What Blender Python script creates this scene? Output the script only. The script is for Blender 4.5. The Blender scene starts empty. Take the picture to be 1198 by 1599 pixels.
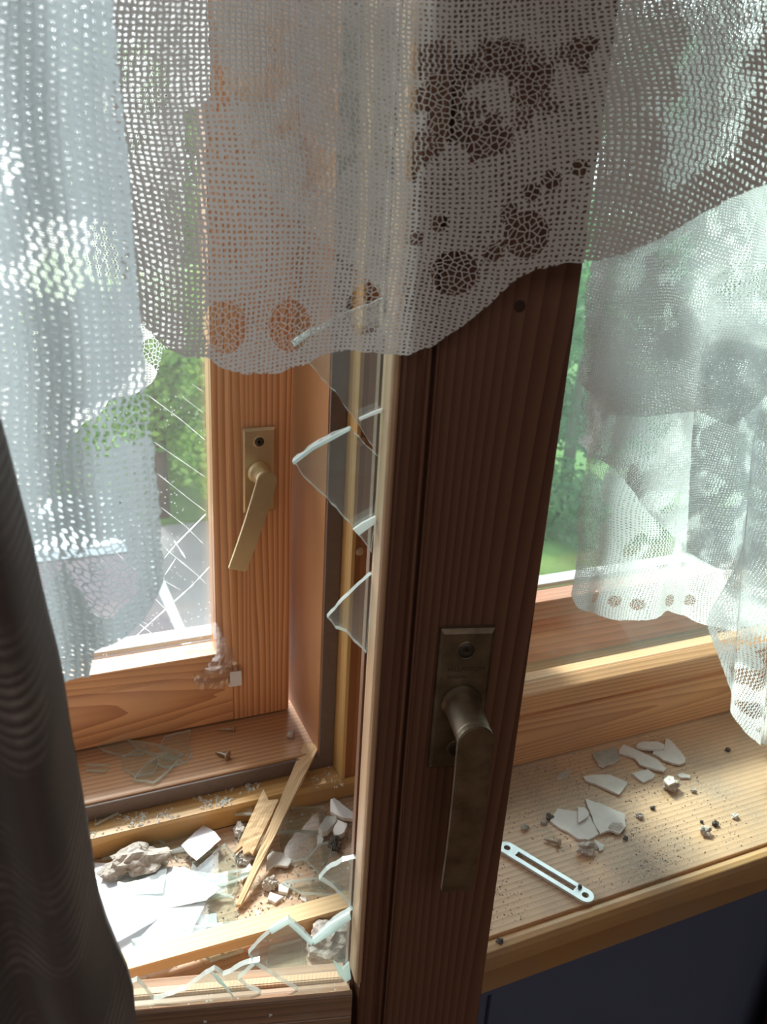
import bpy, bmesh, math, random
from mathutils import Vector, Matrix, noise
random.seed(7)
# ---------------------------------------------------------------- camera, sky, sun, added room fill, exposure
SC = bpy.context.scene
COL = SC.collection
def W(x, y, z): return Vector((x/1000, y/1000, z/1000 + 0.9))     # millimetres above the sill top -> metres
camd = bpy.data.cameras.new('camera'); cam = bpy.data.objects.new('camera', camd); COL.objects.link(cam)
camd.sensor_fit = 'VERTICAL'; camd.sensor_height = 36; camd.lens = 1330/1599*36
camd.clip_start = 0.01; camd.clip_end = 300
camd.dof.use_dof = True; camd.dof.focus_distance = 0.50; camd.dof.aperture_fstop = 21
cam.matrix_world = Matrix(((0.91719394, 0.10253154, -0.38502279, 0.0),
                           (-0.39456451, 0.36819456, -0.84187387, 0.0),
                           (0.05544468, 0.92407795, 0.37816113, 1.38), (0, 0, 0, 1)))
SC.camera = cam
world = bpy.data.worlds.new('sky'); SC.world = world; world.use_nodes = True
bg = world.node_tree.nodes['Background']; bg.inputs[0].default_value = (0.88, 0.92, 1.0, 1); bg.inputs[1].default_value = 3.1
sun = bpy.data.lights.new('sun', 'SUN'); sun.energy = 7; sun.angle = math.radians(12); sun.color = (1, 0.97, 0.92)
suno = bpy.data.objects.new('sun', sun); COL.objects.link(suno)
sun_az, sun_el = math.radians(-6), math.radians(43)                # azimuth from the window's outward normal
sd = Vector((math.sin(sun_az)*math.cos(sun_el), math.cos(sun_az)*math.cos(sun_el), math.sin(sun_el)))
suno.rotation_euler = sd.to_track_quat('Z', 'Y').to_euler()
fill = bpy.data.lights.new('room_fill', 'AREA'); fill.energy = 10; fill.size = 1.6; fill.color = (1, 0.90, 0.84)  # soft fill added to brighten the room side, no fixture
fillo = bpy.data.objects.new('room_fill', fill); COL.objects.link(fillo); fillo.location = (-0.4, -1.6, 2.5)
SC.view_settings.view_transform = 'Standard'; SC.view_settings.look = 'None'; SC.view_settings.exposure = 0.3
SC.view_settings.gamma = 1; SC.view_settings.use_curve_mapping = False
SC.cycles.transparent_max_bounces = 24; SC.cycles.max_bounces = 10; SC.cycles.diffuse_bounces = 6
SC.cycles.glossy_bounces = 4; SC.cycles.sample_clamp_indirect = 6; SC.cycles.caustics_reflective = False; SC.cycles.caustics_refractive = False

# ---------------------------------------------------------------- node helpers
class NT:
    def __init__(s, name):
        s.m = bpy.data.materials.new(name); s.m.use_nodes = True; s.t = s.m.node_tree; s.t.nodes.clear()
        s.out = s.t.nodes.new('ShaderNodeOutputMaterial')
    def n(s, typ, ins=None, **kw):
        nd = s.t.nodes.new(typ)
        for k, v in kw.items(): setattr(nd, k, v)
        for k, v in (ins or {}).items():
            if isinstance(v, bpy.types.NodeSocket): s.t.links.new(v, nd.inputs[k])
            else: nd.inputs[k].default_value = v
        return nd
    def math(s, op, a, b=0.0, c=0.0, clamp=False):
        return s.n('ShaderNodeMath', {0: a, 1: b, 2: c}, operation=op, use_clamp=clamp).outputs[0]
    def mix(s, f, a, b):
        nd = s.n('ShaderNodeMix', {0: f}, data_type='RGBA')
        for i, v in ((6, a), (7, b)):
            if isinstance(v, bpy.types.NodeSocket): s.t.links.new(v, nd.inputs[i])
            else: nd.inputs[i].default_value = (*v, 1)
        return nd.outputs[2]
    def shmix(s, f, a, b):
        nd = s.n('ShaderNodeMixShader', {0: f}); s.t.links.new(a, nd.inputs[1]); s.t.links.new(b, nd.inputs[2]); return nd.outputs[0]
    def end(s, sh): s.t.links.new(sh, s.out.inputs[0]); return s.m
    def obj(s, scale=(1, 1, 1), loc=(0, 0, 0)):
        tc = s.n('ShaderNodeTexCoord')
        return s.n('ShaderNodeMapping', {0: tc.outputs['Object'], 1: loc, 3: scale}).outputs[0]
    def noise(s, vec, scale, detail=4, rough=.5):
        return s.n('ShaderNodeTexNoise', {'Vector': vec, 'Scale': scale, 'Detail': detail, 'Roughness': rough}).outputs[0]
    def ramp(s, f, stops):
        nd = s.n('ShaderNodeValToRGB', {0: f}); cr = nd.color_ramp
        while len(cr.elements) < len(stops): cr.elements.new(.5)
        for e, (p, c) in zip(cr.elements, stops): e.position = p; e.color = (*c, 1) if len(c) == 3 else c
        return nd.outputs[0]
def fac(c): return (c, c, c)

def wood(name, light, dark, axis='x', period=3.0, centre=(0, 30, 12), dist=5.0, rough=.38, coat=.25, dust=0.0, dustcol=(.33, .29, .25), contrast=1.0, dscale=14):
    """lacquered pine: long growth rings that run along the piece"""
    N = NT(name); i = 'xyz'.index(axis)
    sc = [1, 1, 1]; sc[i] = .05
    loc = [c/1000 for c in centre]; loc[i] = 0
    v = N.obj(tuple(sc), tuple(loc))
    w = N.n('ShaderNodeTexWave', {'Vector': v, 'Scale': .314/(period/1000), 'Distortion': dist, 'Detail': 2.0, 'Detail Scale': .5, 'Detail Roughness': .5},
            wave_type='RINGS', rings_direction='SPHERICAL', wave_profile='SAW').outputs[1]
    fine = N.noise(N.obj(tuple(1 if k != i else .012 for k in range(3))), 900, 3)
    big = N.noise(N.obj(tuple(1 if k != i else .15 for k in range(3))), 22, 2)
    f = N.math('POWER', w, 1.5)
    f = N.math('MULTIPLY', f, N.math('MULTIPLY_ADD', big, 1.2*contrast, .25*contrast), clamp=True)
    col = N.mix(f, light, dark)
    col = N.mix(N.math('MULTIPLY_ADD', fine, .5, -.1, clamp=True), col, tuple(c*.72 for c in light))
    r = rough
    if dust > 0:
        dn = N.noise(N.obj(), dscale, 8, .62)
        dm = N.math('MULTIPLY', N.math('MULTIPLY_ADD', dn, 4.0, -1.7, clamp=True), dust)
        sp = N.n('ShaderNodeTexNoise', {'Vector': N.obj(), 'Scale': 500, 'Detail': 2}).outputs[0]
        dm = N.math('MULTIPLY', dm, N.math('MULTIPLY_ADD', sp, 2.0, -.3, clamp=True), clamp=True)
        col = N.mix(dm, col, dustcol)
        r = N.math('MULTIPLY_ADD', dm, .5, rough, clamp=True)
    bump = N.n('ShaderNodeBump', {'Height': N.math('ADD', f, N.math('MULTIPLY', fine, .6)), 'Strength': .12, 'Distance': .0006}).outputs[0]
    b = N.n('ShaderNodeBsdfPrincipled', {'Base Color': col, 'Roughness': r, 'Normal': bump, 'Coat Weight': coat, 'Coat Roughness': .25, 'Specular IOR Level': .4})
    return N.end(b.outputs[0])

def plain(name, col, rough=.6, metal=0.0, var=.25, vscale=60, bump=0.0, col2=None, coat=0.0, sheen=0.0):
    N = NT(name)
    nz = N.noise(N.obj(), vscale, 6, .6)
    c2 = col2 or tuple(c*(1-var) for c in col)
    c = N.mix(N.math('MULTIPLY_ADD', nz, 2.4, -.7, clamp=True), col, c2)
    ins = {'Base Color': c, 'Roughness': rough, 'Metallic': metal, 'Coat Weight': coat, 'Sheen Weight': sheen}
    if bump: ins['Normal'] = N.n('ShaderNodeBump', {'Height': nz, 'Strength': .8, 'Distance': bump}).outputs[0]
    return N.end(N.n('ShaderNodeBsdfPrincipled', ins).outputs[0])

def glass(name, tint=(.97, 1, .985), film=.03, filmcol=(.8, .85, .85), specks=0.0, f0=.05):
    """thin window glass: clear, with Fresnel reflection on both faces and a film of dust, on the right pane painted haze"""
    N = NT(name)
    fc = N.n('ShaderNodeLayerWeight', {0: .5}).outputs[1]
    fr = N.math('MULTIPLY_ADD', N.math('POWER', fc, 5.0), 1-f0, f0)
    tr = N.n('ShaderNodeBsdfTransparent', {0: (*tint, 1)}).outputs[0]
    gl = N.n('ShaderNodeBsdfGlossy', {0: (1, 1, 1, 1), 'Roughness': .03}).outputs[0]
    sh = N.shmix(fr, tr, gl)
    if film > 0:
        nz = N.noise(N.obj(), 9, 5, .6)
        fm = N.math('MULTIPLY', N.math('MULTIPLY_ADD', nz, 1.6, .2), film)
        if specks > 0:
            vo = N.n('ShaderNodeTexVoronoi', {'Vector': N.obj(), 'Scale': 260.0, 'Randomness': 1.0}).outputs[0]
            sp = N.math('MULTIPLY', N.math('LESS_THAN', vo, .17), N.math('GREATER_THAN', N.noise(N.obj(), 30, 3), .55))
            fm = N.math('MULTIPLY_ADD', sp, specks, fm, clamp=True)
        df = N.n('ShaderNodeBsdfDiffuse', {0: (*filmcol, 1)}).outputs[0]
        tl = N.n('ShaderNodeBsdfTranslucent', {0: (*filmcol, 1)}).outputs[0]
        sh = N.shmix(fm, sh, N.shmix(.5, df, tl))
    return N.end(sh)

def lace_material(name, cell=1.9, col=(.80, .81, .84), tl=.45, base=0.0, gain=1.0):
    """knitted net: uv is the cloth in millimetres, 'dense' and 'eye' are the knitting pattern"""
    N = NT(name)
    uv = N.n('ShaderNodeUVMap').outputs[0]
    den = N.n('ShaderNodeAttribute', attribute_name='dense').outputs[2]
    eye = N.n('ShaderNodeAttribute', attribute_name='eye').outputs[2]
    sx = N.n('ShaderNodeSeparateXYZ', {0: uv})
    x = N.math('DIVIDE', sx.outputs[0], cell); y = N.math('DIVIDE', sx.outputs[1], cell*.82)
    inv = N.math('SUBTRACT', 1.0, den)
    zz = N.math('MULTIPLY', N.math('PINGPONG', y, 1.0), N.math('MULTIPLY', inv, .42))
    xx = N.math('ADD', x, zz)
    wob = N.math('MULTIPLY_ADD', N.noise(uv, .4, 3), 1.0, -.5)
    dx = N.math('ABSOLUTE', N.math('SUBTRACT', N.math('FRACT', N.math('ADD', xx, wob)), .5))
    dy = N.math('ABSOLUTE', N.math('SUBTRACT', N.math('FRACT', N.math('ADD', y, wob)), .5))
    nz = N.math('MULTIPLY_ADD', N.noise(uv, 1.3, 2), 1.1, .45)
    wv = N.math('MULTIPLY', N.math('MULTIPLY_ADD', den, .11*gain, .17*gain), nz)
    wh = N.math('MULTIPLY', N.math('MULTIPLY_ADD', den, .23*gain, .075*gain), nz)
    a = N.math('MAXIMUM', N.math('LESS_THAN', dx, wv), N.math('LESS_THAN', dy, wh))
    vo = N.n('ShaderNodeTexVoronoi', {'Vector': uv, 'Scale': .5}, feature='DISTANCE_TO_EDGE', voronoi_dimensions='2D').outputs[0]
    ae = N.math('LESS_THAN', vo, .10)
    ise = N.math('GREATER_THAN', eye, .5)
    a = N.math('ADD', N.math('MULTIPLY', a, N.math('SUBTRACT', 1.0, ise)), N.math('MULTIPLY', ae, ise), clamp=True)
    if base: a = N.math('MAXIMUM', a, base)
    h = N.math('MAXIMUM', N.math('SUBTRACT', .5, dx), N.math('SUBTRACT', .5, dy))
    bump = N.n('ShaderNodeBump', {'Height': h, 'Strength': .9, 'Distance': .0006}).outputs[0]
    df = N.n('ShaderNodeBsdfDiffuse', {0: (*col, 1), 'Normal': bump}).outputs[0]
    tn = N.n('ShaderNodeBsdfTranslucent', {0: (*col, 1), 'Normal': bump}).outputs[0]
    th = N.shmix(tl, df, tn)
    tr = N.n('ShaderNodeBsdfTransparent', {0: (1, 1, 1, 1)}).outputs[0]
    return N.end(N.shmix(a, tr, th))

# ---------------------------------------------------------------- materials
M = {}
M['pine_x'] = wood('pine_rail', (.84, .47, .24), (.46, .18, .075), 'x', 3.4, (0, 14, -30), 9, dust=.25)
M['pine_z'] = wood('pine_stile', (.84, .47, .24), (.46, .18, .075), 'z', 4.4, (-150, 60, 0), 15, contrast=1.35)
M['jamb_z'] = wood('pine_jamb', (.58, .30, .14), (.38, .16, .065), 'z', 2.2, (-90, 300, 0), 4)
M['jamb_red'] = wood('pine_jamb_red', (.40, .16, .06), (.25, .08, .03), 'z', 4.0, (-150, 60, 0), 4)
M['yellow_x'] = wood('pale_pine_rail', (.72, .44, .17), (.55, .29, .09), 'x', 5, (0, 60, 50), 4, dust=.35)
M['yellow_z'] = wood('pale_pine_edge', (.70, .44, .18), (.52, .28, .09), 'z', 5, (-60, 60, 0), 3)
M['ledge'] = wood('pine_ledge', (.62, .36, .19), (.32, .15, .065), 'x', 4.6, (0, 90, 140), 3, dust=.35)
M['red_x'] = wood('red_pine_rail', (.58, .20, .10), (.30, .085, .04), 'x', 5, (0, 80, 50), 6, dust=.3)
M['near_z'] = wood('shaded_pine_stile', (.20, .095, .060), (.065, .026, .017), 'z', 3.4, (-40, 30, 0), 5, rough=.45, coat=.1, contrast=.9)  # orange pine; its backlit shade is put into these darker tones
M['near_bead'] = wood('pine_bead', (.66, .44, .28), (.46, .26, .14), 'z', 2, (-150, 10, 0), 2, rough=.5)
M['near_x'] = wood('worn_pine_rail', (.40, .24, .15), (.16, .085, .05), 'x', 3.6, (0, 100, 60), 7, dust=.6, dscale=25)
M['sill'] = wood('pine_sill', (.76, .50, .31), (.50, .285, .15), 'x', 4.2, (0, 120, 330), 2.5, rough=.42, dust=.9, dustcol=(.30, .27, .24), dscale=9)
M['sill_edge'] = wood('pine_sill_edge', (.64, .38, .17), (.40, .20, .075), 'x', 4.2, (0, 50, 60), 2.5, rough=.35, dust=.5)
M['stick'] = wood('pale_pine_strip', (.80, .54, .24), (.66, .40, .15), 'x', 3.2, (0, 40, 20), 2, rough=.5)
M['splinter'] = wood('raw_pine_splinter', (.80, .58, .34), (.58, .36, .17), 'y', 1.6, (30, 0, 20), 2, rough=.7, coat=0)
M['gasket'] = plain('brown_rubber', (.17, .125, .11), .5, var=.2, vscale=200)
M['brass'] = plain('satin_brass', (.80, .68, .44), .38, .8, col2=(.66, .54, .33), vscale=30, bump=.0001)
M['brass_old_shaded'] = plain('aged_shaded_brass', (.34, .28, .20), .42, .85, col2=(.17, .13, .09), vscale=90, bump=.0002)  # aged brass, the dark room's reflection put into its tones
M['dark_metal'] = plain('dark_screw_metal', (.10, .085, .07), .5, .7)
M['knot'] = plain('wood_knot', (.05, .024, .017), .8)
M['screw'] = plain('screw_steel', (.58, .46, .36), .38, .7)
M['zinc'] = plain('zinc_plate', (.72, .76, .78), .38, .75, col2=(.58, .62, .64), vscale=120)
M['plaster'] = plain('white_plaster', (.82, .79, .75), .85, var=.12, vscale=90, bump=.0003)
M['plaster_grey'] = plain('grey_backed_plaster', (.52, .50, .46), .9, col2=(.36, .35, .31), vscale=120, bump=.0005)
M['mortar'] = plain('grey_mortar', (.68, .62, .57), .95, col2=(.40, .36, .32), vscale=420, bump=.0014)
M['mortar_dark'] = plain('dark_mortar', (.16, .14, .13), .95, col2=(.08, .07, .06), vscale=420, bump=.001)
M['dust'] = plain('dust_grain', (.34, .30, .26), .95, col2=(.14, .12, .10), vscale=900)
M['paper'] = plain('white_paper', (.80, .81, .86), .6, var=.06, vscale=40)
M['glass'] = glass('window_glass', film=.012)
M['glass_shard'] = glass('shard_glass', tint=(.94, .985, .97), film=.035, f0=.12)
M['glass_cracked'] = glass('dusty_cracked_glass', film=.04, specks=.3)
M['glass_green'] = glass('reflected_haze_glass', tint=(.92, .98, .95), film=.05, filmcol=(.55, .72, .66))  # the pane's greenish milky reflection is put into the film colour
M['edge'] = (lambda N: N.end(N.shmix(.66, N.n('ShaderNodeBsdfPrincipled', {'Base Color': (.76, .86, .85, 1), 'Roughness': .12, 'Specular IOR Level': .9}).outputs[0],
             N.shmix(.5, N.n('ShaderNodeBsdfTranslucent', {0: (.88, .95, .95, 1)}).outputs[0], N.n('ShaderNodeBsdfTransparent', {0: (.85, .97, .95, 1)}).outputs[0]))))(NT('broken_glass_edge'))
M['white_edge'] = (lambda N: N.end(N.shmix(.5, N.n('ShaderNodeBsdfPrincipled', {'Base Color': (.93, .96, .97, 1), 'Roughness': .2}).outputs[0],
             N.n('ShaderNodeBsdfTranslucent', {0: (.95, 1, 1, 1)}).outputs[0])))(NT('crushed_glass_edge'))
M['film'] = (lambda N: N.end(N.shmix(.16, N.shmix(N.math('MULTIPLY_ADD', N.n('ShaderNodeLayerWeight', {0: .5}).outputs[1], .5, .1),
             N.n('ShaderNodeBsdfTransparent', {0: (.97, .97, .98, 1)}).outputs[0],
             N.n('ShaderNodeBsdfGlossy', {'Roughness': .12}).outputs[0]), N.n('ShaderNodeBsdfTranslucent', {0: (.9, .9, .95, 1)}).outputs[0])))(NT('clear_plastic_film'))
M['sheet'] = (lambda N: N.end(N.shmix(.55, N.shmix(.15, N.n('ShaderNodeBsdfTransparent', {0: (.97, .97, .98, 1)}).outputs[0],
             N.n('ShaderNodeBsdfGlossy', {'Roughness': .1}).outputs[0]), N.n('ShaderNodeBsdfDiffuse', {0: (.82, .86, .92, 1)}).outputs[0])))(NT('glare_white_sheet'))  # milky white stands for sky glare on the loose pieces
M['lace'] = lace_material('grey_white_net', 1.95, (.76, .73, .72), .17)
M['lace_left'] = lace_material('blue_white_net', 2.3, (.60, .68, .72), .6, gain=1.38)
M['lace_fine'] = lace_material('fine_white_net', 1.5, (.80, .82, .84), .6, gain=1.35)
M['lace_right'] = lace_material('white_net', 2.1, (.88, .90, .92), .66, gain=1.08)
M['lace_grey'] = lace_material('shaded_grey_net', 2.1, (.62, .64, .66), .5, gain=1.05)  # greyer copy of the white net, the flap's shade put into it
M['car_paint'] = plain('car_paint', (.22, .28, .31), .45, .2, coat=.2)
M['car_glass'] = plain('car_glass', (.05, .045, .06), .15, coat=.6)
M['tyre'] = plain('tyre_rubber', (.03, .03, .03), .8)
M['asphalt'] = plain('asphalt', (.24, .235, .24), .9, var=.2, vscale=2)
M['grass'] = plain('grass', (.10, .20, .045), .95, col2=(.05, .11, .025), vscale=3)
M['bark'] = plain('bark', (.10, .07, .05), .95, bump=.01, vscale=20)
M['roomwall'] = plain('dark_wallpaper', (.12, .15, .26), .8, var=.12, vscale=8)
M['roomlight'] = plain('pale_wall', (.42, .38, .34), .9, var=.05, vscale=4)
M['floor'] = wood('floorboards', (.25, .14, .07), (.14, .07, .03), 'x', 8, (0, 30, 50), 4)
M['facade'] = plain('facade_render', (.55, .52, .47), .95, var=.1, vscale=10)
M['outer_sill'] = plain('painted_metal_sill', (.50, .49, .50), .5, var=.25, vscale=60)
def leafmat(name, c1, c2):
    N = NT(name)
    r = N.n('ShaderNodeNewGeometry').outputs['Random Per Island']
    c = N.mix(r, c1, c2)
    return N.end(N.shmix(.45, N.n('ShaderNodeBsdfPrincipled', {'Base Color': c, 'Roughness': .5}).outputs[0], N.n('ShaderNodeBsdfTranslucent', {0: c}).outputs[0]))
M['leaf'] = leafmat('bright_leaves', (.09, .24, .03), (.26, .42, .08))
M['leaf_dark'] = leafmat('dark_leaves', (.04, .12, .035), (.10, .22, .07))
def drapemat():
    N = NT('brown_grey_drape')
    uv = N.obj((1, 1, 1))
    st = N.n('ShaderNodeTexWave', {'Vector': N.obj((.15, .15, 1)), 'Scale': 95, 'Distortion': 5.0, 'Detail': 3, 'Detail Scale': 1.2}, wave_type='BANDS', bands_direction='Z').outputs[1]
    pt = N.math('MULTIPLY_ADD', N.noise(uv, 28, 3), 4, -1.7, clamp=True)
    k = N.math('MULTIPLY', st, pt)
    c = N.mix(k, (.125, .10, .095), (.42, .37, .35))
    c = N.mix(N.math('MULTIPLY', N.noise(N.obj((1, 1, 3)), 900, 2), .5), c, (.03, .026, .026))
    bmp = N.n('ShaderNodeBump', {'Height': k, 'Strength': .5, 'Distance': .0008}).outputs[0]
    return N.end(N.n('ShaderNodeBsdfPrincipled', {'Base Color': c, 'Roughness': .75, 'Normal': bmp, 'Sheen Weight': .3}).outputs[0])
M['drape'] = drapemat()

# ---------------------------------------------------------------- mesh helpers (input in millimetres)
def link(name, me, mats, parent=None, smooth=False):
    o = bpy.data.objects.new(name, me); COL.objects.link(o)
    for m in (mats if isinstance(mats, (list, tuple)) else [mats]): me.materials.append(m)
    if parent: o.parent = parent
    if smooth:
        for p in me.polygons: p.use_smooth = True
    return o
def tag(o, label=None, cat=None, group=None, kind=None):
    for k, v in (('label', label), ('category', cat), ('group', group), ('kind', kind)):
        if v: o[k] = v
    return o
def empty(name, loc=(0, 0, 0), rz=0, **kw):
    o = bpy.data.objects.new(name, None); COL.objects.link(o); o.location = W(*loc); o.rotation_euler = (0, 0, rz)
    o.empty_display_size = .02
    return tag(o, **kw)
def cc(p, parent):   # mm -> metres; children of an empty are in the empty's own frame
    return Vector((p[0]/1000, p[1]/1000, p[2]/1000)) if parent else W(*p)
def mesh(name, verts, faces, mats, parent=None, smooth=False, midx=None, origin=None):
    V = [cc(v, parent) for v in verts]
    o_ = None
    if not parent and origin is not None:
        o_ = W(*origin); V = [v - o_ for v in V]
    me = bpy.data.meshes.new(name); me.from_pydata(V, [], faces)
    if midx: me.polygons.foreach_set('material_index', midx)
    me.update()
    ob = link(name, me, mats, parent, smooth)
    if o_ is not None: ob.location = o_
    return ob
def box(name, x, y, z, mat, parent=None, bev=1.0):
    """a bar or board with softened arrises"""
    bm = bmesh.new(); bmesh.ops.create_cube(bm, size=1)
    cx, cy, cz = sum(x)/2, sum(y)/2, sum(z)/2
    org = Vector((0, 0, 0)) if parent else W(cx, cy, cz)
    for v in bm.verts:
        p = cc((cx+v.co.x*(x[1]-x[0]), cy+v.co.y*(y[1]-y[0]), cz+v.co.z*(z[1]-z[0])), parent); v.co = p - org
    if bev: bmesh.ops.bevel(bm, geom=bm.edges[:], offset=bev/1000, segments=2, affect='EDGES', profile=.6)
    me = bpy.data.meshes.new(name); bm.to_mesh(me); bm.free()
    o = link(name, me, mat, parent); o.location = org
    return o
def extrude(name, prof, axis, a, b, mat, parent=None, bev=0.6):
    """a moulding: closed profile swept along x or z; prof gives (y,z) for x, (x,y) for z"""
    n = len(prof)
    f = (lambda p, t: (t, p[0], p[1])) if axis == 'x' else (lambda p, t: (p[0], p[1], t))
    V = [f(p, a) for p in prof] + [f(p, b) for p in prof]
    F = [tuple(range(n))[::-1], tuple(range(n, 2*n))] + [(i, (i+1) % n, (i+1) % n+n, i+n) for i in range(n)]
    bm = bmesh.new(); vs = [bm.verts.new(cc(v, parent)) for v in V]
    for q in F: bm.faces.new([vs[i] for i in q])
    bmesh.ops.recalc_face_normals(bm, faces=bm.faces[:])
    if bev: bmesh.ops.bevel(bm, geom=[e for e in bm.edges if e.calc_length() > .05], offset=bev/1000, segments=2, affect='EDGES')
    me = bpy.data.meshes.new(name); bm.to_mesh(me); bm.free()
    return link(name, me, mat, parent)
def slab(name, poly, thick, mats, tf, parent=None, rag=0.0, seed=0, bev=0.0):
    """flat broken piece: 2-D outline (mm) given thickness; tf maps (u, v, h) to a point; edge faces take the second material"""
    rnd = random.Random(seed)
    P = []
    for i, p in enumerate(poly):
        q = poly[(i+1) % len(poly)]; P.append(p)
        L = math.hypot(q[0]-p[0], q[1]-p[1])
        if rag and L > 3:
            k = min(8, int(L/2.5))
            for j in range(1, k):
                t = j/k; P.append((p[0]+(q[0]-p[0])*t+rnd.uniform(-rag, rag), p[1]+(q[1]-p[1])*t+rnd.uniform(-rag, rag)))
    n = len(P)
    V = [tf(u, v, 0) for u, v in P] + [tf(u+rnd.uniform(-rag, rag)*.5, v+rnd.uniform(-rag, rag)*.5, thick) for u, v in P]
    bm = bmesh.new()
    ctr = Vector((0, 0, 0))
    W_ = [cc(v, parent) for v in V]
    if not parent:
        for w in W_: ctr += w
        ctr /= len(W_)
    vs = [bm.verts.new(w-ctr) for w in W_]
    bm.faces.new(vs[:n][::-1]); bm.faces.new(vs[n:])
    for i in range(n):
        fce = bm.faces.new((vs[i], vs[(i+1) % n], vs[(i+1) % n+n], vs[i+n])); fce.material_index = 1 if isinstance(mats, (list, tuple)) and len(mats) > 1 else 0
    bmesh.ops.recalc_face_normals(bm, faces=bm.faces[:])
    if bev: bmesh.ops.bevel(bm, geom=bm.edges[:], offset=bev/1000, segments=1, affect='EDGES')
    me = bpy.data.meshes.new(name); bm.to_mesh(me); bm.free()
    o = link(name, me, mats, parent); o.location = ctr if not parent else (0, 0, 0)
    return o
def lathe(name, prof, base, axis, mat, parent=None, seg=28, smooth=True):
    """turned piece: prof = (radius, distance along axis)"""
    ax = Vector(axis).normalized(); u = ax.orthogonal().normalized(); w = ax.cross(u)
    V = []; F = []
    for r, h in prof:
        for k in range(seg):
            a = 2*math.pi*k/seg; V.append(Vector(base)+ax*h+(u*math.cos(a)+w*math.sin(a))*r)
    for i in range(len(prof)-1):
        for k in range(seg):
            F.append((i*seg+k, i*seg+(k+1) % seg, (i+1)*seg+(k+1) % seg, (i+1)*seg+k))
    F.append(tuple(range(seg))[::-1]); F.append(tuple((len(prof)-1)*seg+k for k in range(seg)))
    return mesh(name, V, F, mat, parent, smooth, origin=base)
def lump(name, c, r, mat, parent=None, seed=1, rough=.28, sub=3, flat=0):
    """broken lump of mortar, resting on its lowest point"""
    bm = bmesh.new(); bmesh.ops.create_icosphere(bm, subdivisions=sub, radius=1)
    for v in bm.verts:
        d = v.co.normalized()
        k = 1+rough*1.6*noise.noise(d*1.3+Vector((seed*3.1, seed, 0)))+rough*.9*noise.noise(d*3.4+Vector((seed, 7, 1)))+rough*.35*noise.noise(d*9+Vector((seed, 3, 4)))
        v.co = Vector((d.x*r[0]*k, d.y*r[1]*k, max(-.8, d.z*k)*r[2]))/1000
    zmin = min(v.co.z for v in bm.verts)
    me = bpy.data.meshes.new(name); bm.to_mesh(me); bm.free()
    o = link(name, me, mat, parent, False); o.location = W(c[0], c[1], c[2]) + Vector((0, 0, -zmin)); return o

# ---------------------------------------------------------------- window frame (setting)
win = empty('window_1', (0, 0, 0), kind='structure', label='fixed pine window frame with a central post and brown seal')
XL, XR, ZT = -652, 960, 1180
box('ledge', (XL, XR), (533, 650), (-20, 34), M['ledge'], win, 1.2)
box('seal_strip', (XL, 211), (530.5, 533), (19.2, 32.5), M['gasket'], win, .8)
extrude('bottom_rail', [(512, 0), (512, 19), (532, 19), (532, -18), (512, -18)][0:1] + [(512, 19), (533, 19), (533, 0)], 'x', XL, XR, M['yellow_x'], win, .5)
# central post: pale rebate edge, brown seal, tan reveal
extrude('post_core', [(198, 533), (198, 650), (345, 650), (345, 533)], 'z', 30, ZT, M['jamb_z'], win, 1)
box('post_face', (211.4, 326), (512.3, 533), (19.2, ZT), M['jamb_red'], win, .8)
box('rebate_edge', (210.9, 214), (512, 533), (19.2, ZT), M['yellow_z'], win, .5)
box('seal_strip', (198.4, 210.8), (530.5, 533), (32, ZT), M['gasket'], win, .8)
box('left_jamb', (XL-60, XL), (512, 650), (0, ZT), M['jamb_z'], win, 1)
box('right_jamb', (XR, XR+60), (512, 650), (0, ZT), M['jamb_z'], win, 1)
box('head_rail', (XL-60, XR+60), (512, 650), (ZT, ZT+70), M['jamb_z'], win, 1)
# resin crack and dent in the post face
for p in [(211.4,512,304.1), (214.4,512,221.1)]:
    lathe('knot', [(2.2, 0), (3.4, .2), (1.6, .6)], (p[0]+3, 512.2, p[2]), (0, -1, 0), M['near_bead'], win, 14)

# ---------------------------------------------------------------- outer sashes
def outer_sash(x0, x1, yf, mx, mz, label, cracks=False, hide_right=False):
    t = empty('window_sash', (x0, yf, 36), label=label, cat='window', group=None)
    def L(x): return x - x0
    zb, zm, zt = 0, 49, 67           # bottom, moulding line, top of the moulding (above the sash foot)
    D = 42
    for tag_, xa, xb, mir in (('l', x0, x0+64, 1), ('r', x1-64, x1, -1)):
        fx = (lambda v: L(x0)+v) if mir == 1 else (lambda v: L(x1)-v)
        prof = [(fx(0), 0), (fx(49), 0), (fx(50.5), 1.6), (fx(61), 4.2), (fx(61), 24), (fx(52), 24), (fx(52), D), (fx(0), D)]
        extrude('stile', prof, 'z', 0, ZT-60, mz, t, .5)
    a, b = L(x0)+49, L(x1)-49
    extrude('bottom_rail', [(0.3, 0), (0.3, 49), (1.8, 50.5), (4.2, 64.5), (25, 65), (25, 56), (D, 56), (D, 0)], 'x', a, b, mx, t, .5)
    extrude('top_rail', [(0.3, ZT-60), (0.3, ZT-109), (4, ZT-122), (24, ZT-122), (24, ZT-112), (D, ZT-112), (D, ZT-60)], 'x', a, b, mx, t, .5)
    box('outer_bead', (a-1, b+1), (33, D+9), (62, 66.4), M['outer_sill'], t, .8)
    return t, L
OUT_Y = 595
sl, Ls = outer_sash(-646, 192.5, OUT_Y, M['pine_x'], M['pine_z'], 'outer left pine window sash with a pale brass lever handle')
sr, Lr = outer_sash(352, 952, 591, M['red_x'], M['pine_z'], 'outer right window sash of reddish pine behind the hazy inner pane')
def pane(parent, L, x0, x1, mat, y=28, nm='pane'):
    o = box(nm, (L(x0), L(x1)), (y, y+3), (56, ZT-112), mat, parent, 0); return o
pane(sl, Ls, -600, 141, M['glass_cracked'])
pane(sr, Lr, 402, 902, M['glass'])
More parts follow.
